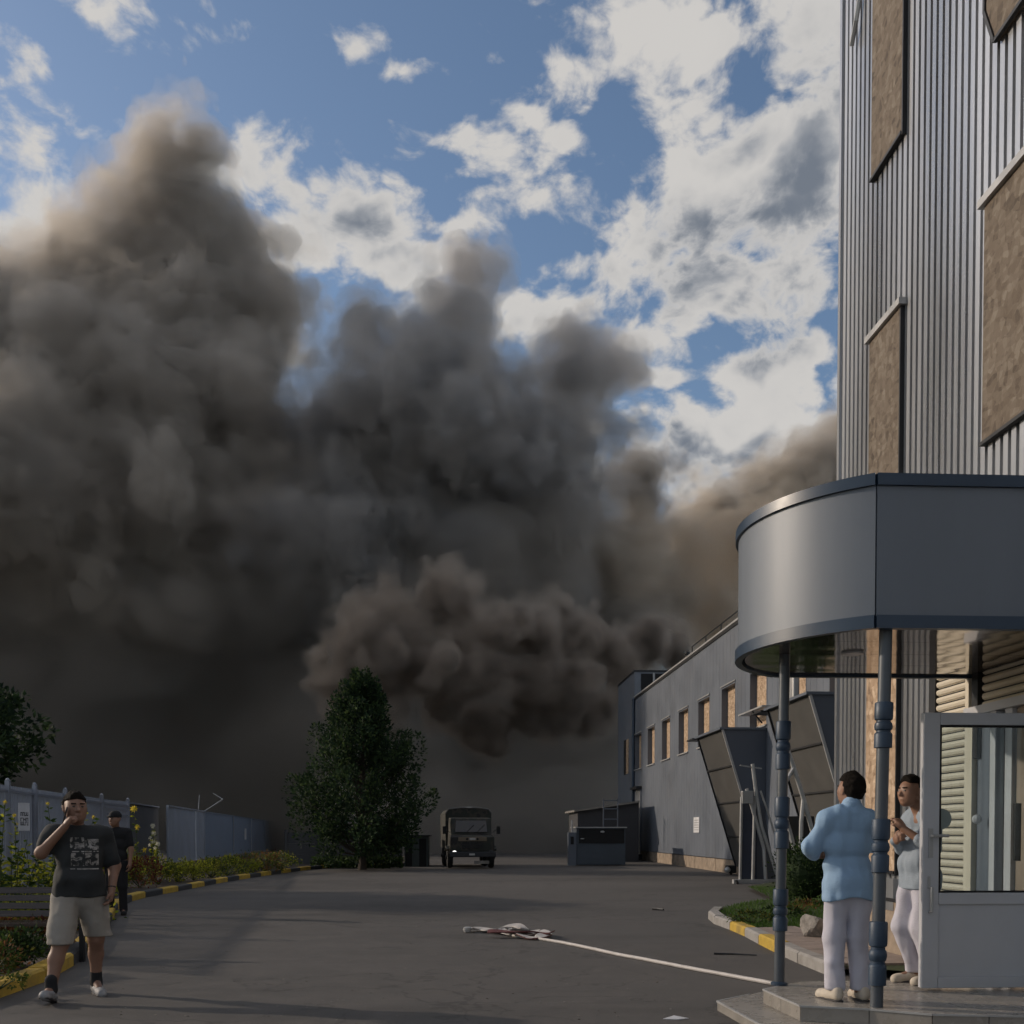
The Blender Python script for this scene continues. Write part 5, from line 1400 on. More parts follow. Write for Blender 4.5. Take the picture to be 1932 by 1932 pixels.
def head_limbs(c, yaw=0.0, pitch=0.0, s=1.0):
    """head round centre c, face towards -Y turned by yaw (to the person's right positive = -X)"""
    cy, sy = math.cos(yaw), math.sin(yaw); cp, sp_ = math.cos(pitch), math.sin(pitch)
    def R(x, y, z):
        y, z = y * cp + z * sp_, -y * sp_ + z * cp
        return V(c[0] + s * (x * cy + y * sy), c[1] + s * (-x * sy + y * cy), c[2] + s * z)
    soft = [(R(0, .012, .035), .088 * s, R(0, -.022, .03), .078 * s), (R(0, -.035, -.02), .066 * s, R(0, -.055, -.085), .040 * s), (R(-.03, -.03, -.06), .045 * s, R(.03, -.03, -.06), .045 * s), (R(-.035, -.05, -.015), .04 * s, R(.035, -.05, -.015), .04 * s)]
    sharp = [(R(0, -.098, .012), .009 * s, R(0, -.118, -.028), .015 * s), (R(-.016, -.102, -.032), .008 * s, R(.016, -.102, -.032), .008 * s), (R(-.045, -.088, .028), .010 * s, R(.045, -.088, .028), .010 * s),
             (R(-.02, -.096, -.062), .008 * s, R(.02, -.096, -.062), .008 * s), (R(-.016, -.092, -.074), .009 * s, R(.016, -.092, -.074), .009 * s)]
    ears = [(R(e * .084, .012, .02), .012 * s, R(e * .084, .005, -.022), .009 * s, ) for e in (-1, 1)] + [(R(e * .09, .02, .028), .008 * s, R(e * .09, .022, -.005), .007 * s) for e in (-1, 1)]
    return soft, sharp + ears, R
def hand_limbs(w, d, side, palm, curl=.35, s=1.0, spread=.0):
    """hand from wrist w along d; palm = direction the palm faces; side = where the thumb points"""
    w, d, side, palm = [V(*q) for q in (w, d, side, palm)]
    d = d / np.linalg.norm(d); side = side - d * side.dot(d); side /= np.linalg.norm(side); palm = np.cross(d, side) * (1 if np.cross(d, side).dot(palm) > 0 else -1)
    L = [(w, .026 * s, w + d * .045 * s + side * .012, .024 * s), (w + d * .03 * s - side * .02 * s, .020 * s, w + d * .085 * s - side * .026 * s, .016 * s), (w + d * .03 * s + side * .02 * s, .020 * s, w + d * .09 * s + side * .028 * s, .016 * s), (w + d * .05 * s, .02 * s, w + d * .092 * s, .017 * s)]
    fing = []
    for i, (o, ln) in enumerate(((.033, .92), (.011, 1.0), (-.011, .95), (-.032, .78))):
        p = w + d * (.092 - .006 * abs(i - 1)) * s + side * o * s; a = 0.0; c = curl * (1 + .12 * i); r = .0098
        for seg, l in enumerate((.042, .027, .022)):
            a += c * (1.0 if seg == 0 else 1.25); q = p + (d * math.cos(a) + palm * math.sin(a) + side * spread * (1.5 - i)) * l * ln * s
            fing.append((p, r * s, q, (r - .001) * s)); p = q; r -= .001
    p = w + d * .025 * s + side * .03 * s; q = p + (d * .7 + side * .6 + palm * .35) * .045 * s; e = q + (d * .9 + side * .1 + palm * .45) * .034 * s
    fing += [(p, .015 * s, q, .0115 * s), (q, .0115 * s, e, .0095 * s)]
    return L, fing
M_SKIN = mat('skin', (.22, .12, .082), .55, 0, .08, 9.0)
M_SKIN2 = mat('skin_tan', (.26, .14, .09), .55, 0, .08, 9.0)
M_HAIR = mat('hair_dark', (.012, .009, .007), .8, 0, .3, 60, .8, 160, spec=.12)
M_EYE = mat('eye_dark', (.02, .015, .012), .3)
def tee():
    mt = bpy.data.materials.new('printed_tshirt'); mt.use_nodes = True
    nt = mt.node_tree; bs = nt.nodes['Principled BSDF']; n = NT(nt); co = n.new('ShaderNodeTexCoord').outputs['Object']
    sp = n.new('ShaderNodeSeparateXYZ'); n.put(sp.inputs[0], co); x, y, z = sp.outputs
    def box(x0, x1, z0, z1): 
        a = n.m('MULTIPLY', n.m('GREATER_THAN', x, x0), n.m('LESS_THAN', x, x1)); b = n.m('MULTIPLY', n.m('GREATER_THAN', z, z0), n.m('LESS_THAN', z, z1)); return n.m('MULTIPLY', a, b)
    front = n.m('LESS_THAN', y, -.03)
    pic = n.m('ADD', n.m('ADD', box(-.075, .045, 1.37, 1.475), box(.055, .165, 1.36, 1.46)), n.m('ADD', box(-.07, .04, 1.215, 1.335), box(.05, .165, 1.22, 1.335)))
    pn = n.noise(n.vm('MULTIPLY', co, (1, .2, 1)), 17.0, 4.0, .6, .8)
    pic = n.m('MULTIPLY', n.m('MINIMUM', pic, 1.0), n.sstep(pn, .47, .58))
    line = n.m('ADD', box(-.075, -.035, 1.185, 1.194), box(-.02, .165, 1.183, 1.193)); line = n.m('ADD', line, n.m('MULTIPLY', box(-.06, .165, 1.342, 1.352), n.sstep(n.noise(co, 40.0, 2.0), .4, .5)))
    f = n.m('MULTIPLY', n.m('MINIMUM', n.m('ADD', pic, line), 1.0), front)
    base = n.ramp(n.noise(co, 6.0, 5.0), [(.3, (.014, .016, .018)), (.7, (.024, .027, .029))])
    c = n.mix(f, base, n.ramp(n.noise(co, 30.0, 3.0), [(.3, (.16, .15, .14)), (.7, (.34, .32, .31))]))
    n.put(bs.inputs['Base Color'], c); bs.inputs['Roughness'].default_value = .85
    return mt
M_TEE = tee()
M_SHORTS = mat('shorts_khaki', (.27, .25, .225), .85, 0, .1, 5, .3, 120)
M_SHOE = mat('trainer_grey', (.24, .24, .25), .6, 0, .35, 14)
M_SOLE = mat('shoe_sole', (.05, .045, .045), .8)
M_SOCK = mat('sock_black', (.012, .012, .014), .9)
M_BLUE = mat('shirt_light_blue', (.255, .39, .56), .75, 0, .06, 4, .25, 90)
M_GREYSH = mat('shirt_grey_blue', (.27, .32, .38), .75, 0, .06, 4, .25, 90)
M_PANTS = mat('trousers_white', (.50, .49, .56), .8, 0, .05, 4, .25, 90)
M_CREAM = mat('shoe_cream', (.50, .44, .36), .65, 0, .15, 10)
M_BLKCLO = mat('black_cloth', (.010, .010, .012), .9, 0, .2, 6)
def shoe(t, heel, toe, mt_, w=.045, pitch=0.0):
    h, e = V(*heel), V(*toe)
    d = (e - h) / np.linalg.norm(e - h)
    up = V(0, 0, 1) - d * d[2]; up /= np.linalg.norm(up)
    grown('shoe', [(.012, [(h + up * .045, .042, h + d * .10 + up * .05, .044), (h + up * .085, .036, h + d * .05 + up * .10, .036), (h + d * .10 + up * .04, .044, e - d * .05 + up * .028, .040), (e - d * .06 + up * .026, .040, e - d * .035 + up * .024, .034)])], .008, mt_, t)
    grown('sole', [(.006, [(h - d * .005 + up * .004, .040, h + d * .12 + up * .002, .046, 1.0), (h + d * .12 + up * .002, .046, e - d * .045 + up * .004, .042)])], .008, M_SOLE, t,
          cuts=(lambda X, Y, Z: .016 - ((X - h[0]) * up[0] + (Y - h[1]) * up[1] + (Z - h[2]) * up[2]), lambda X, Y, Z: ((X - h[0]) * up[0] + (Y - h[1]) * up[1] + (Z - h[2]) * up[2]) + .004))
def eyes(t, R):
    for e in (-1, 1):
        m = MB(); c = R(e * .033, -.101, .006); m.ball(c, (.015, .009, .008), 8, 6); o = m.build('eye', M_EYE, t); o.matrix_parent_inverse = Matrix.Identity(4)
        m = MB(); m.bar(R(e * .016, -.110, .029), R(e * .054, -.097, .031), .010, .010); o = m.build('eyebrow', M_HAIR, t); o.matrix_parent_inverse = Matrix.Identity(4)
def hair(t, R, c, s=1.0, front=-.10, low=-.045, thick=.0):
    L = [(R(0, .02, .045), .094 * s, R(0, -.022, .045), .084 * s), (R(0, .04, -.0), .080 * s, R(0, .04, -.04), .066 * s), (R(0, -.05, .085), .055 * s, R(0, -.01, .09), .07 * s)]
    inv = R
    # keep: above a slanted hairline
    o0, ez, ey = R(0, 0, 0), R(0, 0, 1) - R(0, 0, 0), R(0, 1, 0) - R(0, 0, 0)
    def keep(X, Y, Z):
        zz = ((X - o0[0]) * ez[0] + (Y - o0[1]) * ez[1] + (Z - o0[2]) * ez[2]) / s; yy = ((X - o0[0]) * ey[0] + (Y - o0[1]) * ey[1] + (Z - o0[2]) * ey[2]) / s
        return np.maximum(np.minimum(zz - .074, yy - front), np.minimum(np.minimum(yy - .0, zz - low), 1.0)) * .6
    return grown('hair', [(.012, L)], .007, M_HAIR, t, folds=((.035, .004), (.014, .0025)), cuts=(keep,), seed=4)

# ---- man with the phone, walking towards the camera
t = thing('person', 'man in a black printed T-shirt and khaki shorts walking with a phone at his ear', 'person')
hs, hd_, R = head_limbs((-.03, -.02, 1.735), -.22, .12, 1.10)
sh_l, sh_r = V(-.215, .02, 1.50), V(.215, .02, 1.49)
el_l, wr_l = V(-.315, -.06, 1.335), V(-.115, -.185, 1.575)
el_r, wr_r = V(.305, .03, 1.21), V(.275, -.06, .985)
hip_l, hip_r = V(-.11, 0, .93), V(.11, .02, .93)
kn_l, kn_r = V(-.16, -.20, .525), V(.14, .06, .53)
an_l, an_r = V(-.245, -.30, .125), V(.14, .16, .11)
hl, fl_ = hand_limbs(wr_l, (.30, -.05, .5), (-.05, .75, .2), (.7, .4, -.1), .85)
hr, fr_ = hand_limbs(wr_r, (-.12, -.12, -1), (-.1, -1, 0), (-1, .1, 0), .45)
torso = [(V(-.09, 0, 1.46), .105, V(.09, 0, 1.46), .105, .85), (V(-.06, -.02, 1.30), .136, V(.06, -.02, 1.30), .136, .85), (V(-.06, -.04, 1.08), .148, V(.06, -.04, 1.08), .148, .9), (V(-.07, -.01, .95), .132, V(.07, -.01, .95), .132, .9)]
arms = [(sh_l, .066, el_l, .052), (el_l, .050, wr_l, .033), (sh_r, .066, el_r, .053), (el_r, .052, wr_r, .033), (V(-.13, .02, 1.51), .07, sh_l, .066), (V(.13, .02, 1.50), .07, sh_r, .066)]
legs = [(hip_l, .105, kn_l, .068), (kn_l, .066, (kn_l + an_l) / 2 + V(0, .03, .06), .064), ((kn_l + an_l) / 2 + V(0, .03, .06), .064, an_l, .042), (hip_r, .105, kn_r, .068), (kn_r, .066, (kn_r + an_r) / 2 + V(0, .03, .06), .064), ((kn_r + an_r) / 2 + V(0, .03, .06), .064, an_r, .042),
        (an_l, .04, an_l + V(-.04, -.10, -.03), .032), (an_r, .04, an_r + V(.02, -.10, -.05), .032)]
neck = [(V(-.01, .02, 1.52), .068, V(-.025, 0, 1.66), .060)]
body = grown('body', [(.014, hs + neck + [(a, r * .93, b, q * .93, *x) for a, r, b, q, *x in torso] + arms + legs), (.005, hd_), (.008, hl), (.004, fl_), (.008, hr), (.004, fr_)], .0085, M_SKIN, t)
eyes(t, R); hair(t, R, None, 1.10)
grown('tshirt', [(.018, [(a, r + .012, b, q + .012, *x) for a, r, b, q, *x in torso] + [(V(-.07, -.01, .95), .150, V(.07, -.01, .95), .150, .95), (V(-.13, .02, 1.52), .075, sh_l, .082), (sh_l, .082, sh_l + (el_l - sh_l) * .62, .083), (V(.13, .02, 1.51), .075, sh_r, .082), (sh_r, .082, sh_r + (el_r - sh_r) * .78, .085)] + [(V(-.02, .02, 1.53), .072, V(-.02, .02, 1.565), .066)])], .009, M_TEE, t,
      folds=((.10, .006), ((.06, .06, .2), .005), ((.12, .12, .045), .003)), cuts=(lambda X, Y, Z: Z - .93 + .006 * np.sin(X * 22),), seed=3)
grown('shorts', [(.016, [(V(-.065, -.005, .95), .136, V(.065, -.005, .95), .136, .95), (hip_l + V(0, 0, -.02), .135, kn_l + (kn_l - hip_l) * .0 + V(-.005, 0, .02), .116), (hip_r + V(0, 0, -.02), .135, kn_r + V(.02, 0, .03), .118)])], .009, M_SHORTS, t,
      folds=((.10, .006), ((.05, .06, .18), .004), ((.1, .1, .04), .0035)), cuts=(lambda X, Y, Z: .985 - Z, lambda X, Y, Z: Z - .515 - .04 * (X > 0)), seed=5)
for a, tip in ((an_l, V(-.05, -.1, .02)), (an_r, V(.03, -.1, 0))): grown('sock', [(.008, [(a + V(0, -.005, .085), .053, a, .052), (a, .052, a + tip * .3 + V(0, 0, -.03), .046)])], .008, M_SOCK, t)
shoe(t, (-.235, -.265, .012), (-.315, -.50, .085), M_SHOE); shoe(t, (.135, .20, .0), (.19, -.09, .0), M_SHOE)
m = MB(); m.lathe((0, 0, 0), [(.034, -.011), (.037, 0), (.034, .011)], 14); o = m.build('wristwatch', M_BLACK, t); q_ = wr_r + (el_r - wr_r) * .12; o.matrix_parent_inverse = Matrix.Identity(4); o.location = q_; o.rotation_euler = Vector(el_r - wr_r).to_track_quat('Z', 'Y').to_euler()
pm = onz(152, 1881); sc1 = 1.0
def put(t, p, rz, s=1.0): t.location = (p.x, p.y, p.z); t.rotation_euler = (0, 0, rz); t.scale = (s, s, s)
face = math.atan2(-pm.x, pm.y)      # towards the camera
put(t, pm, .36, .985)
ph = thing('mobile_phone', 'dark mobile phone held to the ear of the man in khaki shorts', 'phone')
m = MB(); m.box((0, 0, 0), (.012, .07, .145)); o = m.build('case', M_BLACK, ph, bevel=.004); o.matrix_parent_inverse = Matrix.Identity(4)
m = MB(); m.box((.0075, 0, 0), (.002, .062, .132)); o = m.build('screen', M_WIND, ph); o.matrix_parent_inverse = Matrix.Identity(4)
Mt = Matrix.Translation(pm) @ Matrix.Rotation(.36, 4, 'Z') @ Matrix.Diagonal((.985, .985, .985, 1))
ph.location = Mt @ Vector((-.115, -.135, 1.675)); ph.rotation_euler = (.55, .25, .36)

# ---- man in black with cap, standing farther back
def standing(label, armsdef, headc, hyaw, hpitch, skin, hands=True):
    pass
t = thing('person', 'man in black clothes and a black cap standing behind the man with the phone', 'person')
hs, hd_, R = head_limbs((0, -.02, 1.655), .5, .05, 1.0)
shl, shr = V(-.19, .01, 1.43), V(.19, .01, 1.43); ell, elr = V(-.25, .03, 1.14), V(.255, .0, 1.14); wrl, wrr = V(-.24, -.05, .90), V(.25, -.07, .90)
hl, f1 = hand_limbs(wrl, (.02, -.1, -1), (.1, -1, 0), (1, 0, 0), .4); hr, f2 = hand_limbs(wrr, (-.02, -.1, -1), (-.1, -1, 0), (-1, 0, 0), .4)
tor = [(V(-.08, 0, 1.39), .105, V(.08, 0, 1.39), .105, .8), (V(-.06, 0, 1.22), .125, V(.06, 0, 1.22), .125, .8), (V(-.06, -.01, 1.02), .125, V(.06, -.01, 1.02), .125, .85), (V(-.06, 0, .92), .13, V(.06, 0, .92), .13, .85)]
lg = [(V(-.09, 0, .90), .09, V(-.10, -.01, .50), .06), (V(-.10, -.01, .50), .058, V(-.11, .02, .09), .042), (V(.09, 0, .90), .09, V(.11, -.02, .50), .06), (V(.11, -.02, .50), .058, V(.12, .0, .09), .042)]
ar = [(shl, .058, ell, .044), (ell, .042, wrl, .030), (shr, .058, elr, .044), (elr, .042, wrr, .030), (V(-.1, 0, 1.44), .06, shl, .058), (V(.1, 0, 1.44), .06, shr, .058)]
grown('body', [(.014, hs + [(V(0, .01, 1.44), .06, V(0, 0, 1.58), .054)] + [(a, r * .92, b, q * .92, *x) for a, r, b, q, *x in tor] + ar + lg + [(V(-.11, .02, .08), .036, V(-.12, -.10, .05), .03), (V(.12, 0, .08), .036, V(.15, -.12, .05), .03)]), (.005, hd_), (.008, hl + hr), (.004, f1 + f2)], .0095, M_SKIN2, t)
eyes(t, R)
grown('polo_shirt', [(.016, [(a, r + .012, b, q + .012, *x) for a, r, b, q, *x in tor[:3]] + [(V(-.1, 0, 1.45), .066, shl, .070), (shl, .07, shl + (ell - shl) * .7, .066), (V(.1, 0, 1.45), .066, shr, .070), (shr, .07, shr + (elr - shr) * .7, .066), (V(0, .01, 1.45), .065, V(0, 0, 1.51), .062)])], .0105, M_BLKCLO, t, folds=((.09, .005),), cuts=(lambda X, Y, Z: Z - .90,), seed=2)
grown('trousers', [(.014, [(V(-.06, 0, .93), .138, V(.06, 0, .93), .138, .87)] + [(a, r + .018, b, q + .024) for a, r, b, q in lg])], .0105, M_BLKCLO, t, folds=((.1, .005),), cuts=(lambda X, Y, Z: .95 - Z,), seed=7)
for h_, e_ in (((-.105, .06, 0), (-.135, -.19, 0)), ((.115, .04, 0), (.17, -.21, 0))): shoe(t, h_, e_, M_BLKCLO)
cap = grown('cap', [(.012, [(R(0, .01, .06), .097, R(0, -.025, .06), .092)]), (.006, [(R(-.04, -.10, .045), .016, R(.04, -.10, .045), .016), (R(-.03, -.15, .035), .010, R(.03, -.15, .035), .010), (R(0, -.10, .045), .02, R(0, -.15, .037), .014)])], .009, M_BLKCLO, t, cuts=(lambda X, Y, Z: Z - 1.685,))
pm2 = onz(220, 1726); put(t, pm2, .05, 1.045)

# ---- man in the blue shirt seen from behind
t = thing('person', 'man in a light blue shirt and white trousers seen from behind on the porch', 'person')
# built facing -Y, later turned away
hs, hd_, R = head_limbs((-.035, -.03, 1.635), -.25, .10, 1.0)
shl, shr = V(-.175, 0, 1.405), V(.175, 0, 1.405); elr, wrr = V(.295, -.02, 1.20), V(.17, -.24, 1.13); ell, wrl = V(-.275, -.06, 1.21), V(-.16, -.27, 1.20)
hl, f1 = hand_limbs(wrl, (.5, -.6, .2), (0, 0, 1), (1, 0, 0), .7); hr, f2 = hand_limbs(wrr, (-.6, -.6, .1), (0, 0, 1), (-1, 0, 0), .7)
tor = [(V(-.08, 0, 1.37), .095, V(.08, 0, 1.37), .095, .8), (V(-.07, 0, 1.22), .106, V(.07, 0, 1.22), .106, .8), (V(-.06, -.02, 1.04), .108, V(.06, -.02, 1.04), .108, .85), (V(-.065, .0, .90), .112, V(.065, .0, .90), .112, .9)]
lg = [(V(-.09, 0, .88), .092, V(-.095, -.01, .48), .060), (V(-.095, -.01, .48), .056, V(-.10, .02, .09), .04), (V(.09, 0, .88), .092, V(.105, -.02, .48), .060), (V(.105, -.02, .48), .056, V(.10, .0, .09), .04)]
ar = [(shl, .058, ell, .044), (ell, .042, wrl, .030), (shr, .058, elr, .044), (elr, .042, wrr, .030), (V(-.1, 0, 1.44), .06, shl, .058), (V(.1, 0, 1.44), .06, shr, .058)]
grown('body', [(.014, hs + [(V(-.01, .01, 1.44), .06, V(-.03, -.01, 1.57), .054)] + [(a, r * .9, b, q * .9, *x) for a, r, b, q, *x in tor] + ar + lg + [(V(-.1, .02, .08), .034, V(-.11, -.10, .05), .03), (V(.10, 0, .08), .034, V(.12, -.12, .05), .03)]), (.005, hd_), (.008, hl + hr), (.004, f1 + f2)], .0085, M_SKIN2, t)
eyes(t, R); hair(t, R, None, 1.0, low=-.06)
SLV = [(V(-.07, 0, 1.462), .062, shl, .072), (shl, .062, ell, .057), (ell, .057, wrl, .043), (V(.07, 0, 1.462), .062, shr, .072), (shr, .062, elr, .058), (elr, .058, wrr, .043)]
grown('shirt', [(.016, [(a, r + .018, b, q + .018, *x) for a, r, b, q, *x in tor] + [(V(-.07, .01, .92), .128, V(.07, .01, .92), .128, .95), (V(-.07, .01, .80), .132, V(.07, .01, .80), .132, .95)] + SLV + [(V(-.01, .015, 1.46), .066, V(-.02, .0, 1.535), .064)])], .0085, M_BLUE, t, folds=((.13, .007), ((.045, .06, .22), .0055), ((.09, .09, .04), .0016)), cuts=(lambda X, Y, Z: Z - .79 - .02 * np.cos(X * 14),), seed=12)
grown('shirt_collar', [(.008, [(V(-.015, .015, 1.525), .069, V(-.02, .005, 1.545), .066)])], .0085, M_BLUE, t, cuts=(lambda X, Y, Z: 1.552 - Z,))
grown('trousers', [(.014, [(V(-.06, .01, .88), .102, V(.06, .01, .88), .102, .92)] + [(V(-.085, 0, .82), .098, V(-.095, -.01, .48), .080), (V(-.095, -.01, .48), .080, V(-.10, .015, .105), .080), (V(.085, 0, .82), .098, V(.105, -.02, .48), .078), (V(.105, -.02, .48), .078, V(.10, .0, .105), .080)])], .0085, M_PANTS, t, folds=((.12, .008), ((.05, .06, .20), .004), ((.10, .10, .05), .0018)), cuts=(lambda X, Y, Z: .90 - Z, lambda X, Y, Z: Z - .085), seed=21)
for h_, e_ in (((-.105, .075, 0), (-.125, -.20, 0)), ((.10, .055, 0), (.15, -.21, 0))): shoe(t, h_, e_, M_CREAM)
p3 = onz(1598, 1887, PZ); put(t, p3, math.pi + .05, .99)

# ---- man in the grey shirt in profile by the door
t = thing('person', 'man in a grey-blue shirt and white trousers standing in profile by the open door', 'person')
hs, hd_, R = head_limbs((0.0, -.095, 1.64), -.12, .08, 1.0)
shl, shr = V(-.16, .02, 1.40), V(.16, .02, 1.40)
elr, wrr = V(.235, -.05, 1.16), V(.06, -.21, 1.33); ell, wrl = V(-.23, .0, 1.15), V(-.06, -.20, 1.22)
hl, f1 = hand_limbs(wrl, (.7, -.3, .3), (0, -.2, 1), (.3, 1, 0), .5); hr, f2 = hand_limbs(wrr, (-.35, -.1, .45), (-.1, -1, .3), (-.4, .8, 0), .5)
tor = [(V(-.07, .01, 1.40), .095, V(.07, .01, 1.40), .095, .85), (V(-.06, -.01, 1.22), .108, V(.06, -.01, 1.22), .108, .9), (V(-.055, -.025, 1.04), .112, V(.055, -.025, 1.04), .112, .95), (V(-.06, .01, .90), .11, V(.06, .01, .90), .11, .95)]
lg = [(V(-.09, 0, .88), .092, V(-.085, -.10, .48), .060), (V(-.085, -.10, .48), .056, V(-.08, .02, .09), .04), (V(.09, 0, .88), .092, V(.10, -.04, .48), .060), (V(.10, -.04, .48), .056, V(.09, .06, .09), .04)]
ar = [(shl, .058, ell, .044), (ell, .042, wrl, .030), (shr, .058, elr, .044), (elr, .042, wrr, .030), (V(-.1, .01, 1.44), .06, shl, .058), (V(.1, .01, 1.44), .06, shr, .058)]
grown('body', [(.014, hs + [(V(0, .02, 1.44), .06, V(0, -.06, 1.57), .054)] + [(a, r * .9, b, q * .9, *x) for a, r, b, q, *x in tor] + ar + lg + [(V(-.08, .02, .08), .034, V(-.09, -.10, .05), .03), (V(.09, .06, .08), .034, V(.10, -.06, .05), .03)]), (.005, hd_), (.008, hl), (.008, hr), (.004, f1 + f2)], .0085, M_SKIN2, t)
eyes(t, R); hair(t, R, None, 1.0, front=-.075, low=-.02)
SLV = [(V(-.07, .01, 1.46), .062, shl, .072), (shl, .062, ell, .056), (ell, .055, wrl, .043), (V(.07, .01, 1.46), .062, shr, .072), (shr, .062, elr, .056), (elr, .055, elr + (wrr - elr) * .45, .056)]
grown('shirt', [(.016, [(a, r + .016, b, q + .016, *x) for a, r, b, q, *x in tor] + [(V(-.055, .01, .92), .128, V(.055, .01, .92), .128, 1.0), (V(-.055, .01, .82), .132, V(.055, .01, .82), .132, 1.0)] + SLV + [(V(0, .02, 1.46), .066, V(0, .0, 1.53), .064)])], .0085, M_GREYSH, t, folds=((.13, .007), ((.045, .06, .22), .0055), ((.09, .09, .04), .0016)), cuts=(lambda X, Y, Z: Z - .81,), seed=32)
grown('shirt_collar', [(.008, [(V(0, .015, 1.525), .069, V(0, .0, 1.55), .066)])], .0085, M_BLUE, t, cuts=(lambda X, Y, Z: 1.56 - Z + .2 * (Y + .0),))
grown('trousers', [(.014, [(V(-.06, .01, .90), .104, V(.06, .01, .88), .104, .95)] + [(V(-.09, 0, .88), .105, V(-.085, -.10, .48), .092), (V(-.085, -.10, .48), .092, V(-.08, .015, .12), .078), (V(.09, 0, .88), .105, V(.10, -.04, .48), .09), (V(.10, -.04, .48), .09, V(.09, .06, .105), .080)])], .0085, M_PANTS, t, folds=((.12, .008), ((.05, .06, .20), .004), ((.10, .10, .05), .0018)), cuts=(lambda X, Y, Z: .93 - Z, lambda X, Y, Z: Z - .085), seed=41)
for h_, e_ in (((-.08, .07, 0), (-.10, -.20, 0)), ((.09, .11, 0), (.12, -.16, 0))): shoe(t, h_, e_, M_CREAM)
p4 = onY(1733, 1860, 8.60); p4.z = PZ; put(t, p4, -math.radians(78), 1.0)
def tagk(o, label, cat, kind):
    o['label'] = label; o['category'] = cat; o['kind'] = kind
def S(pre, cols, dens, an):
    return [smoke_mat('%s_%d' % (pre, i), c, d, an) for i, (c, d) in enumerate(zip(cols, dens))]
left = [(318, 285, 92, 42), (312, 340, 92, 56), (240, 420, 92, 52), (150, 465, 92, 45), (118, 510, 92, 46), (390, 455, 93, 52),
    (468, 505, 94, 46), (518, 565, 95, 38), (505, 625, 95, 40), (300, 485, 92, 92), (415, 560, 93, 88), (200, 570, 91, 100), (340, 660, 92, 130), (90, 650, 90, 95), (440, 690, 93, 80),
    (150, 770, 88, 175), (330, 800, 88, 155), (-20, 770, 88, 155), (405, 790, 92, 80), (-140, 660, 90, 120),
    (250, 990, 86, 210), (60, 960, 84, 190), (-120, 920, 84, 190), (470, 960, 90, 160)]
mid = [(690, 640, 90, 48), (740, 630, 90, 54), (785, 655, 90, 54), (848, 580, 91, 46), (888, 600, 92, 50), (815, 735, 88, 95), (720, 785, 88, 88),
    (905, 735, 90, 82), (1020, 725, 93, 52), (1080, 715, 93, 62), (1148, 705, 94, 56), (1065, 790, 92, 78), (995, 850, 90, 110),
    (850, 900, 96, 175), (1020, 955, 92, 100), (650, 920, 94, 145), (1000, 1050, 97, 125), (640, 1050, 90, 180), (820, 1080, 94, 165), (960, 1130, 96, 130)]
ridge = [(1215, 905, 100, 44), (1225, 955, 100, 52), (1190, 1010, 99, 50), (1325, 995, 105, 46), (1380, 960, 105, 46), (1440, 930, 106, 46), (1490, 925, 107, 46), (1530, 880, 108, 48), (1562, 835, 110, 44), (1585, 900, 111, 60), (1620, 850, 112, 60)]
low = [(300, 1120, 86, 200), (60, 1130, 86, 210), (520, 1150, 90, 200), (-160, 1100, 86, 210), (820, 1160, 96, 190), (1040, 1180, 97, 140),
    (700, 1180, 93, 195), (950, 1220, 97, 150), (400, 1240, 84, 230), (100, 1290, 82, 230), (-150, 1290, 82, 230),
    (1120, 1210, 98, 115), (300, 1460, 84, 230), (0, 1490, 84, 230), (600, 1430, 84, 215), (850, 1460, 92, 185), (1050, 1460, 92, 165), (1180, 1410, 94, 115), (-250, 1460, 84, 240),
    (300, 1630, 80, 140), (550, 1630, 80, 140), (60, 1630, 80, 140), (800, 1650, 76, 130), (1000, 1650, 76, 115), (1120, 1640, 76, 90), (1220, 1600, 80, 90)]
c1, c2, c3 = (0.81, 0.745, 0.67), (0.75, 0.695, 0.64), (0.69, 0.655, 0.63)
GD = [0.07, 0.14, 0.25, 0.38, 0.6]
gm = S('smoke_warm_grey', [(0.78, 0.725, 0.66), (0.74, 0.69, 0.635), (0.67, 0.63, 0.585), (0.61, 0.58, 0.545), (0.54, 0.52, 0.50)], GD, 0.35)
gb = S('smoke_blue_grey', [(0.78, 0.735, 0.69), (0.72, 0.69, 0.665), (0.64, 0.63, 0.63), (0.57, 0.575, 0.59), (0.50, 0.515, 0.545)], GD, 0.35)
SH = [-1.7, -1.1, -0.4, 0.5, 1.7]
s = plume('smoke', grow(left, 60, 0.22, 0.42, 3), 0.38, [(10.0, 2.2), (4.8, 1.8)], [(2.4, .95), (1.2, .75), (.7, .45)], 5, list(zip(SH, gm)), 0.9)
tagk(s, 'tall soft grey smoke tower filling the left of the sky', 'smoke', 'stuff')
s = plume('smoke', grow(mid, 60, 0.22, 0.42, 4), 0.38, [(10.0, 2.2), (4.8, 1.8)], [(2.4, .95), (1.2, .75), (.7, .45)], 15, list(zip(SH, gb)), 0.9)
tagk(s, 'second grey smoke tower in the middle with a curling top toward the right', 'smoke', 'stuff')
low = [(u, v, Y + 9 if u < 620 else Y, r) for u, v, Y, r in low]
s = plume('smoke', grow(ridge, 40, 0.25, 0.5, 14), 0.38, [(5.0, 1.5), (2.5, 1.1)], [(1.2, .7), (.7, .45)], 25, list(zip([-1.2, -0.7, -0.1, 0.6, 1.5], gm)), 0.7)
tagk(s, 'ragged grey smoke puffs climbing to the edge of the corrugated tower', 'smoke', 'stuff')
dm = S('smoke_dark', [(0.58, 0.54, 0.49), (0.49, 0.455, 0.415), (0.40, 0.375, 0.345)], [0.05, 0.10, 0.22], 0.2)
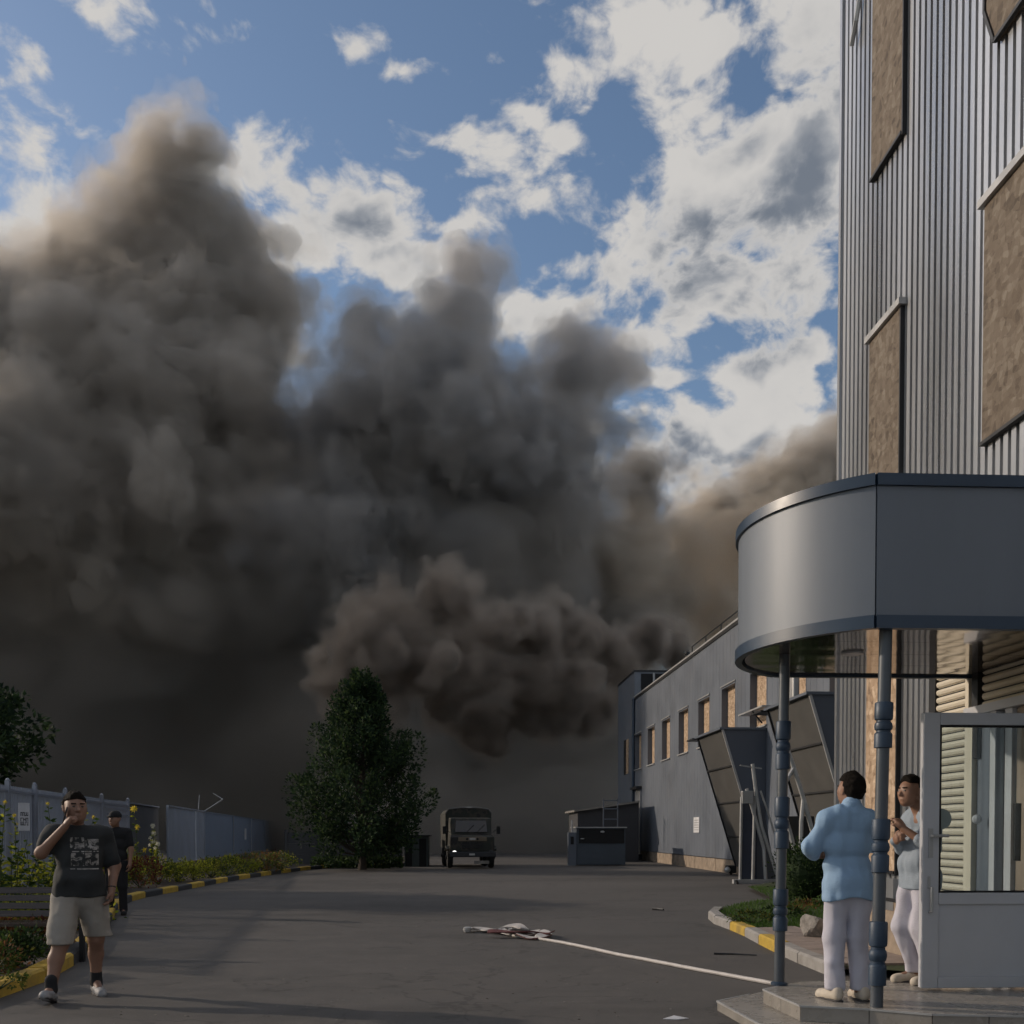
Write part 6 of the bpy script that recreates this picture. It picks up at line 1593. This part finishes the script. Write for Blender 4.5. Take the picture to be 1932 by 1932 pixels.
s = plume('smoke', low, 0.6, [(14.0, 4.0), (6.0, 3.0)], [(2.8, 1.0)], 9, list(zip([-4.5, -2.5, 0.0], dm)), 1.2, (2, 14))
tagk(s, 'dark sooty smoke bank lying low behind the trees and the truck', 'smoke', 'stuff')
tan = [(1190, 1020, 99, 80), (1570, 960, 110, 80), (1250, 1090, 100, 120), (1370, 1060, 104, 105), (1150, 1090, 98, 100), (1480, 1010, 108, 100), (1350, 1180, 100, 120),
       (1640, 950, 112, 90), (1700, 850, 114, 90), (1600, 1100, 110, 110), (1300, 1030, 100, 90), (1420, 990, 104, 80), (1500, 930, 106, 70), (1480, 1100, 106, 110), (1200, 1150, 98, 100)]
tm = S('smoke_tan', [(0.88, 0.81, 0.71), (0.85, 0.775, 0.68), (0.81, 0.73, 0.64), (0.76, 0.68, 0.59)], [0.06, 0.12, 0.22, 0.36], 0.35)
s = plume('smoke', grow([(u, v + 8, Y, r * .86) for u, v, Y, r in tan], 50, 0.3, 0.6, 8), 0.5, [(8.0, 2.2), (4.0, 1.8)], [(2.2, 1.0), (1.2, .75)], 6, list(zip([-1.7, -0.9, 0.0, 1.2], tm)), 0.9)
tagk(s, 'tan smoke drifting up behind the long metal hall', 'smoke', 'stuff')
br = [(690, 1165, 67, 45), (740, 1150, 68, 45), (800, 1160, 68, 50), (880, 1150, 68, 52), (950, 1185, 69, 52), (1010, 1215, 70, 55), (1080, 1205, 72, 52), (1150, 1235, 73, 52),
      (1220, 1225, 75, 48), (1280, 1215, 77, 38), (900, 1240, 68, 70), (1000, 1290, 70, 50), (1090, 1295, 71, 50), (1170, 1285, 73, 48), (690, 1230, 66, 60), (770, 1240, 67, 65), (660, 1300, 66, 60), (740, 1320, 67, 60), (840, 1310, 69, 60), (1000, 1350, 72, 52), (1100, 1345, 74, 46), (920, 1365, 72, 58)]
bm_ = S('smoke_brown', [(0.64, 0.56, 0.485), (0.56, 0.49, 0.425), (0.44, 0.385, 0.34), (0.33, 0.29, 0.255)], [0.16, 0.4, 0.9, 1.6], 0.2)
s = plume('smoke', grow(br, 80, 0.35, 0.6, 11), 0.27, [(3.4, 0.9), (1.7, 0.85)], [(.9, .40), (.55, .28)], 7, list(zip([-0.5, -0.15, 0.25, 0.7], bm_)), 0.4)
tagk(s, 'thick brown billowing smoke rolling off the far end of the hall roof', 'smoke', 'stuff')
